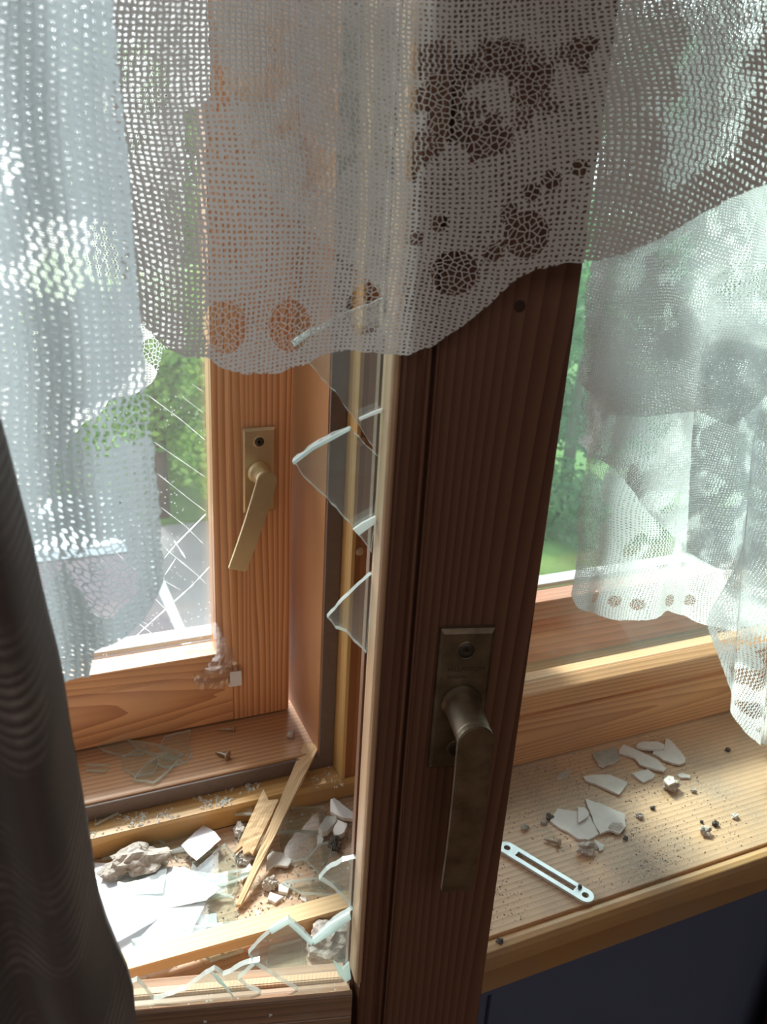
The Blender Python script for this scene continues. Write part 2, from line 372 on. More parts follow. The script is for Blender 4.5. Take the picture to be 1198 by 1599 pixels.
# cracks in the outer left pane, each a raised sliver of crushed glass
crk = [([(130.5,215.8),(106.2,192.7)], 1.9), ([(106.2,192.7),(96.7,181.7)], 1.3), ([(104.8,196.2),(113.3,179.4)], 1.6), ([(132.6,169.3),(117.6,154.1),(93.8,134.4),(76.3,119.7),(62,106.2)], 1.7),
       ([(97.6,190),(122,163.3),(129.1,154.1)], .9), ([(105.7,180.5),(96.6,167)], 1.1), ([(80.2,158.1),(91.5,141.8),(97.3,133.8),(116.2,106.4)], .9), ([(62,139.2),(80.6,124.8)], 1.1),
       ([(62,139.2),(76.5,123.8),(92.6,105.9)], .9), ([(41.9,122.9),(53.6,107.8)], 1.4), ([(48.3,124.7),(57.4,113)], .8), ([(90.7,313.9),(113.2,294.5),(131,277.2)], .6),
       ([(92.7,278.5),(130.3,247.1)], .6), ([(94.4,253),(119.8,227.8),(131.1,217.3)], .6), ([(96.1,225),(114.2,207.2),(127.9,189.9)], .6), ([(122.5,321),(130.9,314.8)], .5), ([(31.2,153.4),(42.1,140.2),(51.1,130)], 1.1),
       ([(53.3,200.6),(68.7,181.1),(82.6,165.1)], .6), ([(73.4,177.7),(84.5,185.6),(87.6,188.5)], 1.1), ([(33.3,150.2),(34,147.3),(31.5,139.2)], .6), ([(96.4,161.3),(108.2,151.4)], .7), ([(115.2,311.6),(130.5,298.5)], .4)]
for k, (pl, wd) in enumerate(crk):
    rnd = random.Random(k); V = []; F = []; P = []
    for i in range(len(pl)-1):
        (xa, za), (xb, zb) = pl[i], pl[i+1]; n = max(2, int(math.hypot(xb-xa, zb-za)/3))
        for j in range(n+(i == len(pl)-2)): t = j/n; P.append((xa+(xb-xa)*t, za+(zb-za)*t))
    for i, (x, z) in enumerate(P):
        a, b = P[max(0, i-1)], P[min(len(P)-1, i+1)]
        dx, dz = b[0]-a[0], b[1]-a[1]; L_ = math.hypot(dx, dz) or 1; nx, nz = -dz/L_, dx/L_
        w = wd*.38*rnd.uniform(.45, 1.25)*(0.35 if i in (0, len(P)-1) else 1)
        X, Z = Ls(x), z-36
        V += [(X+nx*w, 27.8, Z+nz*w), (X, 27.3, Z), (X-nx*w, 27.8, Z-nz*w)]
        if i:
            q = 3*i; F += [(q-3, q, q+1, q-2), (q-2, q+1, q+2, q-1)]
    mesh('crack', V, F, M['white_edge'], sl)

# ---------------------------------------------------------------- inner right sash (closed)
ir = empty('window_sash', (307, 498.6, 1), label='closed inner right sash with a dusty chamfered pine rail and hazy pane', cat='window')
def LI(x): return x-307
extrude('bottom_rail', [(0, 0), (0, 47.5), (3.4, 48.4), (3.4, 50.4), (1, 51.2), (1.0, 63), (1.8, 66.6), (3.6, 69.2), (14.5, 73.6), (15.5, 71), (19, 71), (19, 72)] + [(36, 68), (36, 36), (13.5, 36), (13.5, 0)], 'x', 44, LI(1000), M['pine_x'], ir, .5)
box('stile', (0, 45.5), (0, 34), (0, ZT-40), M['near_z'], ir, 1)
box('stile', (LI(950), LI(1014)), (0, 13), (0, ZT-40), M['pine_z'], ir, 1)
box('pane', (60, LI(955)), (16, 19), (70, ZT-60), M['glass_green'], ir, 0)

# ---------------------------------------------------------------- near sash, swung open
ns = empty('window_sash', (175.5, 276.8, 0), math.radians(-15), label='inner left sash swung open towards the room, broken glass along its shaded stile', cat='window')
ns_m = [(24, 0), (24, 44), (-36, 44), (-36, 40), (-40, 28), (-47.2, 25), (-47.2, 16), (-44, 15), (-43, 13), (-42, 4.0), (-39, 2.2), (-35, 2.6), (-33.0, 2.8), (-32.0, -2.0), (-31.0, -2.4), (-30.5, 1.8), (-29.6, 1.8), (-28.9, -1.8), (-28, -2.1), (-27.2, 0)]
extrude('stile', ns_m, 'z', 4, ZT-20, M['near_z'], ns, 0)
extrude('glazing_bead', [(-43.0, 12.8), (-46.6, 12.8), (-44.9, 2.9), (-44.0, 1.4), (-42.4, 1.2), (-41.4, 2.6), (-41.4, 12)], 'z', 83, ZT-80, M['near_bead'], ns, .2)
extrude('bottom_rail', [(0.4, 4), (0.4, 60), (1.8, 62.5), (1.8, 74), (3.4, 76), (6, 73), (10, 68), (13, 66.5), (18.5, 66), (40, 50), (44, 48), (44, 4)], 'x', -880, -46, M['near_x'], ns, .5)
extrude('glazing_bead', [(17, 64), (17, 67), (18, 68), (23, 67), (25, 64), (25, 60)], 'x', -860, -49, M['near_bead'], ns, .5)
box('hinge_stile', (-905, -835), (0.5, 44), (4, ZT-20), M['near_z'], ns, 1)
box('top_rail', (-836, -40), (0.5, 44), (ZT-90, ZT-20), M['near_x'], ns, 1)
# knots in the stile face
p = (1.8,0,433.5)
lathe('knot', [(2.6, -.1), (2.2, .06), (.5, .1)], (p[0], 0, p[2]), (0, -1, 0), M['knot'], ns, 14)
# shards of the broken pane, still held in the stile and the rail
sh = [([(-32.5,548.9),(-109.7,542.4),(-109.3,522.7),(-107.2,507.8),(-104.2,495.4),(-101.1,485.5),(-97.4,476),(-91.1,467.2),(-79.5,459.1),(-67.6,450),(-57.2,441.9),(-47.2,433),(-58.3,428.4),(-67.9,423.7),(-76.8,419.1),(-82.1,415.1),(-75.6,407.3),(-63.2,393.8),(-54.5,382.1),(-46,368.9)], -48),
      ([(-45.4,368.3),(-53.1,375.4),(-58.1,381.3),(-65.2,379),(-73.3,373.8),(-81.1,367.3),(-75,358.8),(-66.4,350.9),(-61.4,344.6),(-55.2,337.5),(-47,326.1)], -48),
      ([(-45.9,316.6),(-51.8,310.8),(-58.5,303.5),(-65,295),(-61.1,289.5),(-56.2,287.4),(-46.8,276.2)], -48),
      ([(-44.3,157.2),(-53,155.4),(-60.9,149.8),(-64.6,144.2),(-57.2,138),(-51.7,130.1),(-46.3,121.1)], -48),
      ([(-46.1,122.9),(-56.5,115),(-66.8,101.7),(-73,111),(-79.7,119.2),(-87.8,112.5),(-95.3,103.5),(-100,96.3),(-97.7,90),(-89.3,81.6),(-77.4,69.6),(-68.6,62.7),(-46,63.2)], -48),
      ([(-94.3,91),(-102.6,89.2),(-109.3,84.4),(-113.3,82.6),(-117.5,87.7),(-122.4,84.6),(-127.5,79.7),(-133.2,74.3),(-141.8,71.6),(-149.1,69.2),(-152.6,76.7),(-156.7,84.2),(-164.6,80.6),(-168.7,64.7),(-119.6,64),(-89.2,63.4),(-101.1,72.6),(-105.4,78.8)], None)]
for k, (pl, _) in enumerate(sh):
    slab('glass_shard', pl, 3.2, [M['glass_shard'], M['edge']], lambda u, v, h: (u, 13+h, v), ns, rag=.35, seed=k)
# bright crushed break faces
for k, pl in enumerate([[(-44.5,388.7),(-46.4,390.2),(-50.4,388.6),(-55.4,386.1),(-55.1,385.1),(-50.3,387.3),(-46.3,388.9),(-44.9,387.3)], [(-43.1,341.2),(-46.8,343.9),(-52,341),(-55.7,338.1),(-53.1,335.4),(-49,338.9),(-45.8,341.2),(-43.5,338.9)],
                        [(-59.1,382.4),(-66.6,378.3),(-73.9,374),(-81.5,367.7),(-80.7,366.6),(-73.4,372.6),(-65.8,377),(-58.5,381.3)], [(-48.3,123.1),(-58.3,116.1),(-67,106.3),(-66.3,102.5),(-57.1,109.3),(-47.5,118.5)],
                        [(-89.5,116.3),(-79.8,122.3),(-66.7,104.4),(-67.6,101.8),(-79.8,118.4),(-88.2,112.6)], [(-47.2,87.4),(-50.5,83.1),(-55.8,89.4),(-52.7,79.6),(-48.4,73.3),(-45.7,75.4)],
                        [(-67.6,424.1),(-76.5,420.2),(-82.4,415.7),(-81.4,413.8),(-75.2,418.6),(-67.1,422.7)], [(-119,89),(-114.2,82.4),(-107.8,68.8),(-111,76.3),(-115.2,80.6)]]):
    slab('glass_chip', pl, 1.4, [M['white_edge' if k < 2 else 'edge']], lambda u, v, h: (u, 10.5+h, v), ns, seed=k+40)

rg = random.Random(5)
for k in range(16):     # glass chips stuck in the dust of the bottom rail
    cx_, r_ = rg.uniform(-150, -52), rg.uniform(.5, 1.7); off_, z_ = rg.choice([(8.5, 69.6), (11.5, 67.2), (-.3, rg.uniform(58, 71))])
    pl = [(cx_+r_*math.cos(a+rg.uniform(-.4, .4))*rg.uniform(.4, 1.2), z_+r_*math.sin(a)*rg.uniform(.5, 1)) for a in (0, 2.1, 4.2)]
    slab('glass_chip', pl, .8, [M['white_edge']], lambda u, v, h: (u, off_-h, v), ns, seed=k+90)

# ---------------------------------------------------------------- lever handles
def handle(parent, px, pz, off0, mplate, mlever, w, h, lev, ang, D, lw, ln, engrave=False):
    """plate centre line px, plate from pz-h to pz; neck at lev; lever hangs down, turned by ang"""
    hd = bpy.data.objects.new('handle', None); COL.objects.link(hd); hd.parent = parent; hd.empty_display_size = .01
    hd.location = (0, 0, 0)
    def plate_tf(u, v, k): return (u, off0-k, v)
    x0, x1, z0, z1 = px-w/2, px+w/2, pz-h, pz
    b = 1.6
    V = [(x0, off0, z0), (x1, off0, z0), (x1, off0, z1), (x0, off0, z1), (x0+.3, off0-2.2, z0+.3), (x1-.3, off0-2.2, z0+.3), (x1-.3, off0-2.2, z1-.3), (x0+.3, off0-2.2, z1-.3),
         (x0+b, off0-3.2, z0+b), (x1-b, off0-3.2, z0+b), (x1-b, off0-3.2, z1-b*1.6), (x0+b, off0-3.2, z1-b*1.6)]
    F = [(0, 1, 5, 4), (1, 2, 6, 5), (2, 3, 7, 6), (3, 0, 4, 7), (4, 5, 9, 8), (5, 6, 10, 9), (6, 7, 11, 10), (7, 4, 8, 11), (8, 9, 10, 11)]
    mesh('plate', V, F, mplate, hd)
    for zz in (pz-11, pz-h+11):
        lathe('screw', [(4.6, 3.0), (4.6, 3.5), (4.0, 3.55), (3.7, 3.3)], (px, off0, zz), (0, -1, 0), mplate, hd, 24)
        lathe('screw', [(3.7, 3.2), (3.6, 3.45), (1.2, 3.5), (1.0, 3.3)], (px, off0, zz), (0, -1, 0), M['dark_metal'], hd, 24)
    r = lw/2
    lathe('neck', [(r+1.6, 3.0), (r+1.5, 4.6), (r+.4, 5.4), (r+.2, 8), (r*.97, D-3.2), (r*.96, D-1)], (px, off0, lev), (0, -1, 0), mlever, hd, 36)
    # lever: flat bar with a rounded head, slightly bowed
    ca, sa = math.cos(ang), math.sin(ang); P = []
    for k in range(13):
        a = math.pi*k/12; P.append((r*math.cos(a), r*math.sin(a)))
    nseg = 12
    left = [(-r*(1-.04*t/nseg), -ln*t/nseg) for t in range(1, nseg+1)]; right = [(r*(1-.10*t/nseg), -ln*t/nseg) for t in range(nseg, 0, -1)]
    P = P+left+right
    bow = lambda v: -2.6*math.sin(max(0, min(1, -v/ln))*math.pi)*0.5 + 2.0*(max(0, -v/ln))**2
    V = []
    for hh in (0, 3.4):
        for u, v in P:
            V.append((px+u*ca+v*sa, off0-D+bow(v)-hh+1.6, lev+v*ca-u*sa))
    n = len(P); bm = bmesh.new(); vs = [bm.verts.new(cc(v, hd)) for v in V]
    nh = 13
    # faces: head cap + quads down the bar
    for o_, rev in ((0, False), (n, True)):
        head = [vs[o_+i] for i in range(nh)]; bm.faces.new(head if rev else head[::-1])
        prevL, prevR = o_+nh-1, o_+0
        for t in range(nseg):
            l = o_+nh+t; rr = o_+n-1-t
            q = [vs[prevR], vs[prevL], vs[l], vs[rr]]; bm.faces.new(q if rev else q[::-1]); prevL, prevR = l, rr
    for i in range(n): bm.faces.new((vs[i], vs[(i+1) % n], vs[(i+1) % n+n], vs[i+n]))
    bmesh.ops.recalc_face_normals(bm, faces=bm.faces[:])
    bmesh.ops.bevel(bm, geom=[e for e in bm.edges if e.calc_face_angle(0) > 1.0], offset=.0005, segments=2, affect='EDGES')
    me = bpy.data.meshes.new('lever'); bm.to_mesh(me); bm.free(); link('lever', me, mlever, hd)
    if engrave:
        for txt, sz, dz, dx in (('HILLFOROM', 3.1, 21.3, 0.8), ('SWEDEN', 2.1, 25, -3.4)):
            cu = bpy.data.curves.new('engraving', 'FONT'); cu.body = txt; cu.size = sz/1000; cu.align_x = 'CENTER'; cu.extrude = .00008
            o = bpy.data.objects.new('engraving', cu); COL.objects.link(o); o.parent = hd
            o.location = ((px+dx)/1000, (off0-3.2)/1000, (pz-dz)/1000); o.rotation_euler = (math.pi/2, 0, 0); me_ = bpy.data.meshes.new_from_object(o); lc, ro = o.location.copy(), o.rotation_euler.copy(); bpy.data.objects.remove(o)
            o = link('engraving', me_, M['dark_metal'], hd); o.location = lc; o.rotation_euler = ro
    return hd
handle(ns, -5.4, 297.3, 0, M['brass_old_shaded'], M['brass_old_shaded'], 24.5, 74, 259.5, 0.0, 30, 15.6, 84, True)
hh_ = handle(sl, Ls(165.5), 293.5-36, 0.3, M['brass'], M['brass'], 25.5, 68, 258.3-36, math.radians(17.5), 23, 15.2, 74)

# ---------------------------------------------------------------- sill and room
sill = empty('trim_1', (0, 0, 0), kind='structure', label='dusty pine window sill board with a rounded front lip')
box('board', (-1100, 1300), (351.5, 512), (-20, 0), M['sill'], sill, .8)
extrude('front_lip', [(352.6, -3), (350, -2.6), (347.5, .2), (344, 1.0), (340.5, .2), (338.3, -3), (337.8, -8), (338, -34), (340, -37), (352, -37), (352.6, -30)], 'x', -1100, 1300, M['sill_edge'], sill, .3)
box('apron', (-1500, 2200), (343, 352), (-46, -37.5), M['roomwall'], sill, .6)
wf = empty('wall_front', (0, 0, 0), kind='structure', label='dark blue-grey panelled wall below the window sill')
xs = [-1500, -700, 262, 1150, 2200]
for a, b in zip(xs[:-1], xs[1:]): box('wall_panel', (a+1.5, b-1.5), (346, 360), (-900, -48.5), M['roomwall'], wf, 1.5)
box('masonry', (-1500, 2200), (362, 780), (-900, -42), M['facade'], wf, 0)
box('masonry', (-1500, XL-60), (352, 780), (0, 1700), M['roomlight'], wf, 0)
box('masonry', (XR+60, 2200), (352, 780), (0, 1700), M['roomlight'], wf, 0)
box('masonry', (XL-60, XR+60), (352, 780), (ZT+70, 1700), M['roomlight'], wf, 0)
def st(name, x, y, z, m): return tag(box(name, x, y, z, m, None, 0), kind='structure')
st('floor', (-1500, 2200), (-3200, 346), (-930, -900), M['floor'])
st('ceiling', (-1500, 2200), (-3200, 780), (1700, 1730), M['roomlight'])
st('wall_left', (-1530, -1500), (-3200, 780), (-900, 1700), M['roomlight'])
st('wall_right', (2200, 2230), (-3200, 780), (-900, 1700), M['roomlight'])
st('wall_back', (-1500, 2200), (-3230, -3200), (-900, 1700), M['roomlight'])
st('trim_2', (XL-80, XR+80), (652, 700), (-14, -4), M['outer_sill'])

# ---------------------------------------------------------------- debris on the right part of the sill
def flat(z, tx=0, ty=0, ref=(0, 0)):
    return lambda u, v, h: (u, v, z+h+tx*(u-ref[0])+ty*(v-ref[1]))
chips = [
 ('curled dirty plaster flake lying nearest the pine rail', [(443.2,488.8),(470.2,489.9),(462.6,474.5),(452.6,470.6),(445.5,471.3),(440.6,469.4),(438.4,473.8)], 0, .05, 'plaster_grey'),
 ('long narrow white plaster flake slanting past the others at the back', [(478.8,489.8),(483.7,482.3),(487.4,474.3),(493.6,460.9),(491.8,447.8),(487.9,446.5),(481.5,452.3),(474,461.3),(475.4,471),(466.6,481.6),(470.7,485.9)], 0, .03, 'plaster'),
 ('slim white plaster flake tucked against the rear right flake', [(488.2,483.9),(495.7,485.1),(509.5,480.4),(512.6,474.4),(508.2,470.1),(498,472.7),(489,476.8),(485.7,480.8)], 2.4, 0, 'plaster'),
 ('large white plaster flake with a pointed top, rearmost on the right', [(523,484.4),(525,479.7),(522.8,466.8),(519.5,454.6),(514.5,449.8),(507.6,449.5),(498.6,459.1),(497.8,465.9),(495.8,470.4),(501.2,474.3),(510.3,472.1)], 0, .02, 'plaster'),
 ('small five-sided white plaster flake in front of the long narrow one', [(459.6,454.7),(477.7,454.6),(478.5,446.2),(474,443.4),(461.6,441.7)], 0, 0, 'plaster'),
 ('white plaster flake with a straight top edge, alone mid-sill', [(416.7,465.4),(427.9,464.1),(440.2,459.7),(448.3,446.4),(444.6,442.6),(431.6,435.4),(425.2,446.1),(420.8,454.4),(415.3,460.6)], 0, .02, 'plaster'),
 ('broad white plaster flake left of the grey-stained one', [(359,429.7),(372.9,439.4),(386.2,430.7),(392.6,423),(390,412.5),(387.3,403.8),(375.8,401.5),(368.5,405.6),(365.7,414.6),(362.5,418.7)], 0, 0, 'plaster'),
 ('small notched white plaster flake lying on the broad left one', [(387.4,432.9),(392.4,431.1),(392.8,424.7),(389.7,421.2),(377.9,417.8),(378.3,419.2),(384.4,427.8)], 2.6, 0, 'plaster'),
 ('big white plaster flake with a grey-green stained corner', [(401.4,441.3),(410.5,430.8),(420.6,414.5),(412.2,402.2),(402.4,397.6),(397.3,403.2),(387.8,402.9),(390,412.5),(395.3,426.7)], .3, .03, 'plaster'),
 ('tiny white plaster wedge beside the grey mortar crumb', [(380.5,400.5),(384.4,392.6),(380.6,389.1),(376.9,389)], 0, 0, 'plaster'),
 ('tiny white plaster splinter behind the speckled mortar lump', [(497.5,439.5),(502.6,440.4),(507.8,435),(504.8,432.5),(496.8,436.2)], 0, 0, 'plaster'),
 ('thin grey-white plaster sliver at the far left by the stile', [(394,471.6),(399.5,475.8),(411.5,477.8),(406.4,473.4),(396.2,470)], 0, 0, 'plaster_grey')]
for k, (lb, pl, dz, tl, mt) in enumerate(chips):
    ref = pl[0]
    o = slab('plaster_flake', pl, 1.9, [M[mt], M['plaster']], flat(.15+dz, 0, -tl, (0, max(p[1] for p in pl))), None, rag=.35, seed=k)
    tag(o, lb, 'plaster', 'plaster flakes on the right sill')
o = slab('stain', [(400.5,408.1),(406.3,409),(411.3,405.7),(409.5,401.8),(402.9,399.8),(396.9,404.9)], .12, [M['mortar']], flat(2.6, 0, -.03, (0, (401.4,441.3,1)[1])), None, rag=.8); tag(o, 'grey-green mortar smear on the corner of the big plaster flake', 'stain')
rub = [((481.3,428.7,3), 6.2, 'mortar', 'speckled grey mortar lump behind the sill centre, with a white cap'), ((367.1,393.2,3), 7, 'mortar', 'grey mortar lump in front of the two big plaster flakes'),
       ((432.2,409.9,2), 3.0, 'mortar', 'small upright grey mortar crumb right of the big flakes'), ((470.7,377,2), 4.4, 'mortar', 'grey mortar lump near the right front of the sill'),
       ((485.5,381.5,2), 2.6, 'mortar_dark', 'dark round crumb just behind the right front mortar lump'), ((449.4,414,2), 2.0, 'mortar_dark', 'small dark crumb of the pair at mid sill'),
       ((405.5,393.6,1), 1.9, 'mortar_dark', 'dark grit crumb touching the stained flake'), ((361.4,433.4,1), 3.0, 'mortar_dark', 'dark grit crumb left of the broad plaster flake'),
       ((477,387.3,1), 1.4, 'mortar_dark', 'tiny dark grain left of the round crumb'), ((353.3,430.2,1), 2.2, 'plaster_grey', 'pale crumb left of the dark grit crumb'),
       ((567.6,452.1,1), 2.2, 'mortar_dark', 'dark crumb at the far back right of the sill'), ((496.9,418.9,1), 2.2, 'mortar', 'low grey crumb right of the speckled lump'),
       ((336,430.5,1), 3.0, 'plaster_grey', 'pale crumb next to the shaded stile'), ((262.4,345,1), 2.4, 'mortar_dark', 'dark grain in the lip groove by the stile'),
       ((507.9,382.4,1), 2.6, 'plaster', 'white crumb at the right of the sill'), ((343.1,355.5,1), 1.5, 'plaster', 'white grain beyond the tip of the metal plate'),
       ((340,362.9,1), 1.6, 'mortar_dark', 'black grain on the metal plate end')]
for k, (c, r, mt, lb) in enumerate(rub):
    o = lump('mortar_crumb', (c[0], c[1], 0 if k != 16 else 3.5), (r, r*.85, r*.75), M[mt], seed=k+3, rough=.42); tag(o, lb, 'rubble', 'mortar crumbs on the right sill')
tag(slab('plaster_flake', [(473.5,431.7),(481.7,434.8),(484.8,432),(480.7,425.7),(473.2,424.9)], 1.6, [M['plaster']], flat(7.5), None, .3), 'white plaster cap resting on the speckled mortar lump', 'plaster', 'plaster flakes on the right sill')

# slotted metal plate
def strike():
    a, b = (310.2,415.1,2.5), (339.7,355.9,2.5)
    a, b = Vector(a), Vector(b); d = (b-a); Ln = d.length; d.normalize(); n = Vector((-d.y, d.x, 0))
    r = 6.2; bm = bmesh.new()
    def ring(pts): return [bm.verts.new(W(*(a+d*p[0]+n*p[1]+Vector((0, 0, 0))))) for p in pts]
    outer = [(Ln+r*math.cos(t), r*math.sin(t)) for t in [(-.5+k/14)*math.pi for k in range(15)]] + [(-r*math.cos(t), -r*math.sin(t)) for t in [(-.5+k/14)*math.pi for k in range(15)]]
    h1 = [(Ln+2.6*math.cos(k*math.pi/8), 2.6*math.sin(k*math.pi/8)) for k in range(16)]
    h2 = [(2.6*math.cos(k*math.pi/8), 2.6*math.sin(k*math.pi/8)) for k in range(16)]
    sl_ = [(8.5, -2.6), (Ln-8.5, -2.6), (Ln-8.5, 2.6), (8.5, 2.6)]
    E = []
    for pts in (outer, h1, h2, sl_):
        vs = ring(pts)
        for i in range(len(vs)): E.append(bm.edges.new((vs[i], vs[(i+1) % len(vs)])))
    res = bmesh.ops.triangle_fill(bm, use_beauty=True, use_dissolve=False, edges=E)
    fs = [f for f in bm.faces]
    ctrs = [(h1, 1), (h2, 1)]
    for f in list(bm.faces):   # open the holes
        c = f.calc_center_median(); c = Vector((c.x*1000, c.y*1000, 0)) - Vector((a.x, a.y, 0)); u, v = c.dot(d), c.dot(n)
        if math.hypot(u, v) < 2.3 or math.hypot(u-Ln, v) < 2.3 or (8.6 < u < Ln-8.6 and abs(v) < 2.5): bm.faces.remove(f)
    ex = bmesh.ops.extrude_face_region(bm, geom=bm.faces[:])
    for v in [g for g in ex['geom'] if isinstance(g, bmesh.types.BMVert)]: v.co.z += .0022
    bmesh.ops.recalc_face_normals(bm, faces=bm.faces[:])
    org = W(*a)
    for v in bm.verts: v.co -= org
    me = bpy.data.meshes.new('strike_plate'); bm.to_mesh(me); bm.free()
    o = link('strike_plate', me, M['zinc']); o.location = org + Vector((0, 0, -.0013))
    tag(o, 'slotted zinc-coloured metal plate with two screw holes on the sill', 'plate')
strike()

def screw(p, q, L, label, rad=1.7, z=2.6):
    """wood screw lying from tip p to head q"""
    a = Vector(p); b = Vector(q); d = (b-a).normalized()
    prof = [(.1, 0)]; n = 18
    for k in range(1, n): prof.append((rad*min(1, .25+k/9)*(1.0 if k % 2 else .58), L*.82*k/n))
    prof += [(rad*.75, L*.84), (rad*.8, L*.88), (rad*2.1, L*.97), (rad*2.2, L)]
    t = empty('wood_screw', tuple(a), label=label, cat='screw', group='loose screws')
    lathe('shank', prof, (0, 0, 0), d, M['screw'], t, 14)
    lathe('head', [(rad*2.2, L), (rad*1.9, L+.7), (.8, L+.75), (.5, L+.2)], (0, 0, 0), d, M['screw'], t, 20)
screw((342.9,414.6,1.8), (354.2,403.5,3), 12.5, 'brown wood screw beside the metal plate and plaster flakes')
screw((119.5,558.1,36), (127.5,548.2,37.5), 12.5, 'wood screw on the left ledge, the front one of two')
screw((128.2,586.8,35.4), (140.1,582.1,36.5), 13.5, 'thin wood screw under the outer sash, the rear one of two', 1.1)

# fine grit, far too much to count
def grit(name, region, n, z, size, mat, label, seed=1, glassy=False, clump=None):
    rnd = random.Random(seed); V = []; F = []
    (x0, y0), (x1, y1) = region
    i = 0
    while i < n:
        x, y = rnd.uniform(x0, x1), rnd.uniform(y0, y1)
        if clump and noise.noise(Vector((x*clump, y*clump, seed))) < rnd.uniform(-.35, .45): 
            i += .34; continue
        i += 1
        s = size*rnd.uniform(.3, 1)**2*1.6+.12
        b = len(V)
        pts = [Vector((rnd.uniform(-1, 1), rnd.uniform(-1, 1), 0)).normalized()*s*rnd.uniform(.6, 1) for _ in range(3)]
        V += [(x+p.x, y+p.y, z) for p in pts] + [(x+rnd.uniform(-.3, .3)*s, y+rnd.uniform(-.3, .3)*s, z+s*rnd.uniform(.5, 1.1))]
        F += [(b, b+1, b+3), (b+1, b+2, b+3), (b+2, b, b+3)]
    o = mesh(name, V, F, mat); tag(o, label, 'debris', kind='stuff'); return o
grit('dust_grit', ((250, 356), (520, 497)), 4200, 0, .62, M['dust'], 'fine grey grit scattered over the right part of the sill', 1, clump=.02)
grit('plaster_grit', ((250, 356), (520, 497)), 500, 0, .7, M['plaster'], 'white plaster crumbs scattered over the right part of the sill', 2, clump=.02)
grit('glass_grit', ((-40, 514), (150, 531)), 700, 19, 1.8, M['white_edge'], 'glass crumbs along the pale ledge', 3, clump=.05)
grit('glass_grit', ((20, 400), (215, 508)), 1300, 0, 1.7, M['white_edge'], 'glass crumbs among the debris on the left part of the sill', 4, clump=.04)
grit('dust_grit', ((20, 395), (215, 508)), 1800, 0, 1.2, M['mortar'], 'grey mortar grit on the left part of the sill', 5, clump=.03)
grit('glass_grit', ((188, 505), (212, 530)), 60, 19, 1.1, M['white_edge'], 'glass crumbs in the corner of the pale ledge', 6)

# ---------------------------------------------------------------- debris on the left part of the sill
def shard(nm, pl, z, label, tx=0, ty=0, th=2.6, mats=None, cat='glass', grp='loose glass shards', rag=.3, seed=0):
    ref = (sum(p[0] for p in pl)/len(pl), sum(p[1] for p in pl)/len(pl))
    o = slab(nm, pl, th, mats or [M['glass_shard'], M['edge']], flat(z, tx, ty, ref), None, rag=rag, seed=seed)
    tag(o, label, cat, grp); return o
shards = [
 ([(23.3,532.7),(59.7,520.3),(71.3,505),(66.6,497.2),(45.2,506.4),(25,507.1)], 2, 0, .05, 'long glass shard lying against the pale ledge at the left'),
 ([(62.2,512.4),(73.7,518.7),(92,518.6),(100.3,507),(87.1,494.5),(72.5,496.4),(58.6,501.5)], 3, .03, 0, 'four-sided glass shard behind the white paper'),
 ([(32.8,497),(58.9,491.3),(67.4,483),(59.9,458),(37.1,463.5),(32.1,474.2)], 7, .05, -.05, 'bluish glass shard leaning on the mortar lump'),
 ([(84.1,480.1),(110.7,489.1),(116,471.8),(109,457),(93.4,459),(81.5,467.1)], 4, 0, .04, 'glass shard with rounded corner left of the splinters'),
 ([(60.7,476),(82.7,473),(112,455.9),(104.1,443),(78,450.2),(60.3,460.9)], 2, .02, .02, 'clear glass shard across the middle of the debris'),
 ([(68.7,451.9),(90.9,447.8),(105.2,440.2),(101.1,413.2),(75.5,417.4),(65.3,425)], 3, -.03, .02, 'square glass shard over the small paper scrap'),
 ([(151.9,489.5),(169.1,511.5),(194.4,502.5),(189.6,483.1),(180.4,479.2),(159.2,488.3)], 3, .03, -.02, 'glass shard right of the long splinter near the ledge'),
 ([(152.4,489.4),(179.5,478.1),(165.2,457.1),(152.3,458.5),(147.6,470.2)], 1.5, 0, .02, 'clear square glass shard lying flat right of the long splinter'),
 ([(162.4,454.8),(176,465.3),(186.9,464.2),(176.4,446.4),(168.1,439.8)], 4, .05, .05, 'narrow glass shard next to the dark lump'),
 ([(139.6,531.4),(124.1,544.8),(108.4,525.7),(114.4,519),(135.4,502.7)], 10, .25, -.2, 'glass shard leaning over the edge of the pale ledge'),
 ([(34.2,428.6),(68.9,426.3),(102.6,419.3),(103.7,413.4),(70.8,414.9),(40.2,415)], 3, 0, 0, 'long glass strip lying behind the pale strip of wood'),
 ([(66.4,458.6),(94.2,462.5),(122.3,459.7),(122.1,453.5),(93.9,451.5),(73.3,448.4)], 6, .02, 0, 'bright narrow glass strip crossing the debris'),
 ([(117,392.3),(137.2,390),(132.8,363.6),(114.1,368.3),(110.9,381.8)], 2, .05, .05, 'glass shard in front of the pale strip of wood'),
 ([(129.4,504.8),(121.2,492.2),(131.2,481.6),(136.4,488)], 3, .04, .1, 'small glass shard under the short splinter'),
 ([(139.6,440.8),(166.7,435.8),(180.2,419.7),(170.2,418.6),(149.7,427.9)], 2.5, 0, .03, 'glass splinter in front of the white crumbs'),
 ([(69.8,410),(90.2,407.6),(100.1,396.1),(79.2,396.2)], 2, .02, .03, 'small glass shard just in front of the pale strip')]
for k, (pl, z, tx, ty, lb) in enumerate(shards): shard('glass_shard', pl, z*.6+.6, lb, tx, ty, seed=k+10)
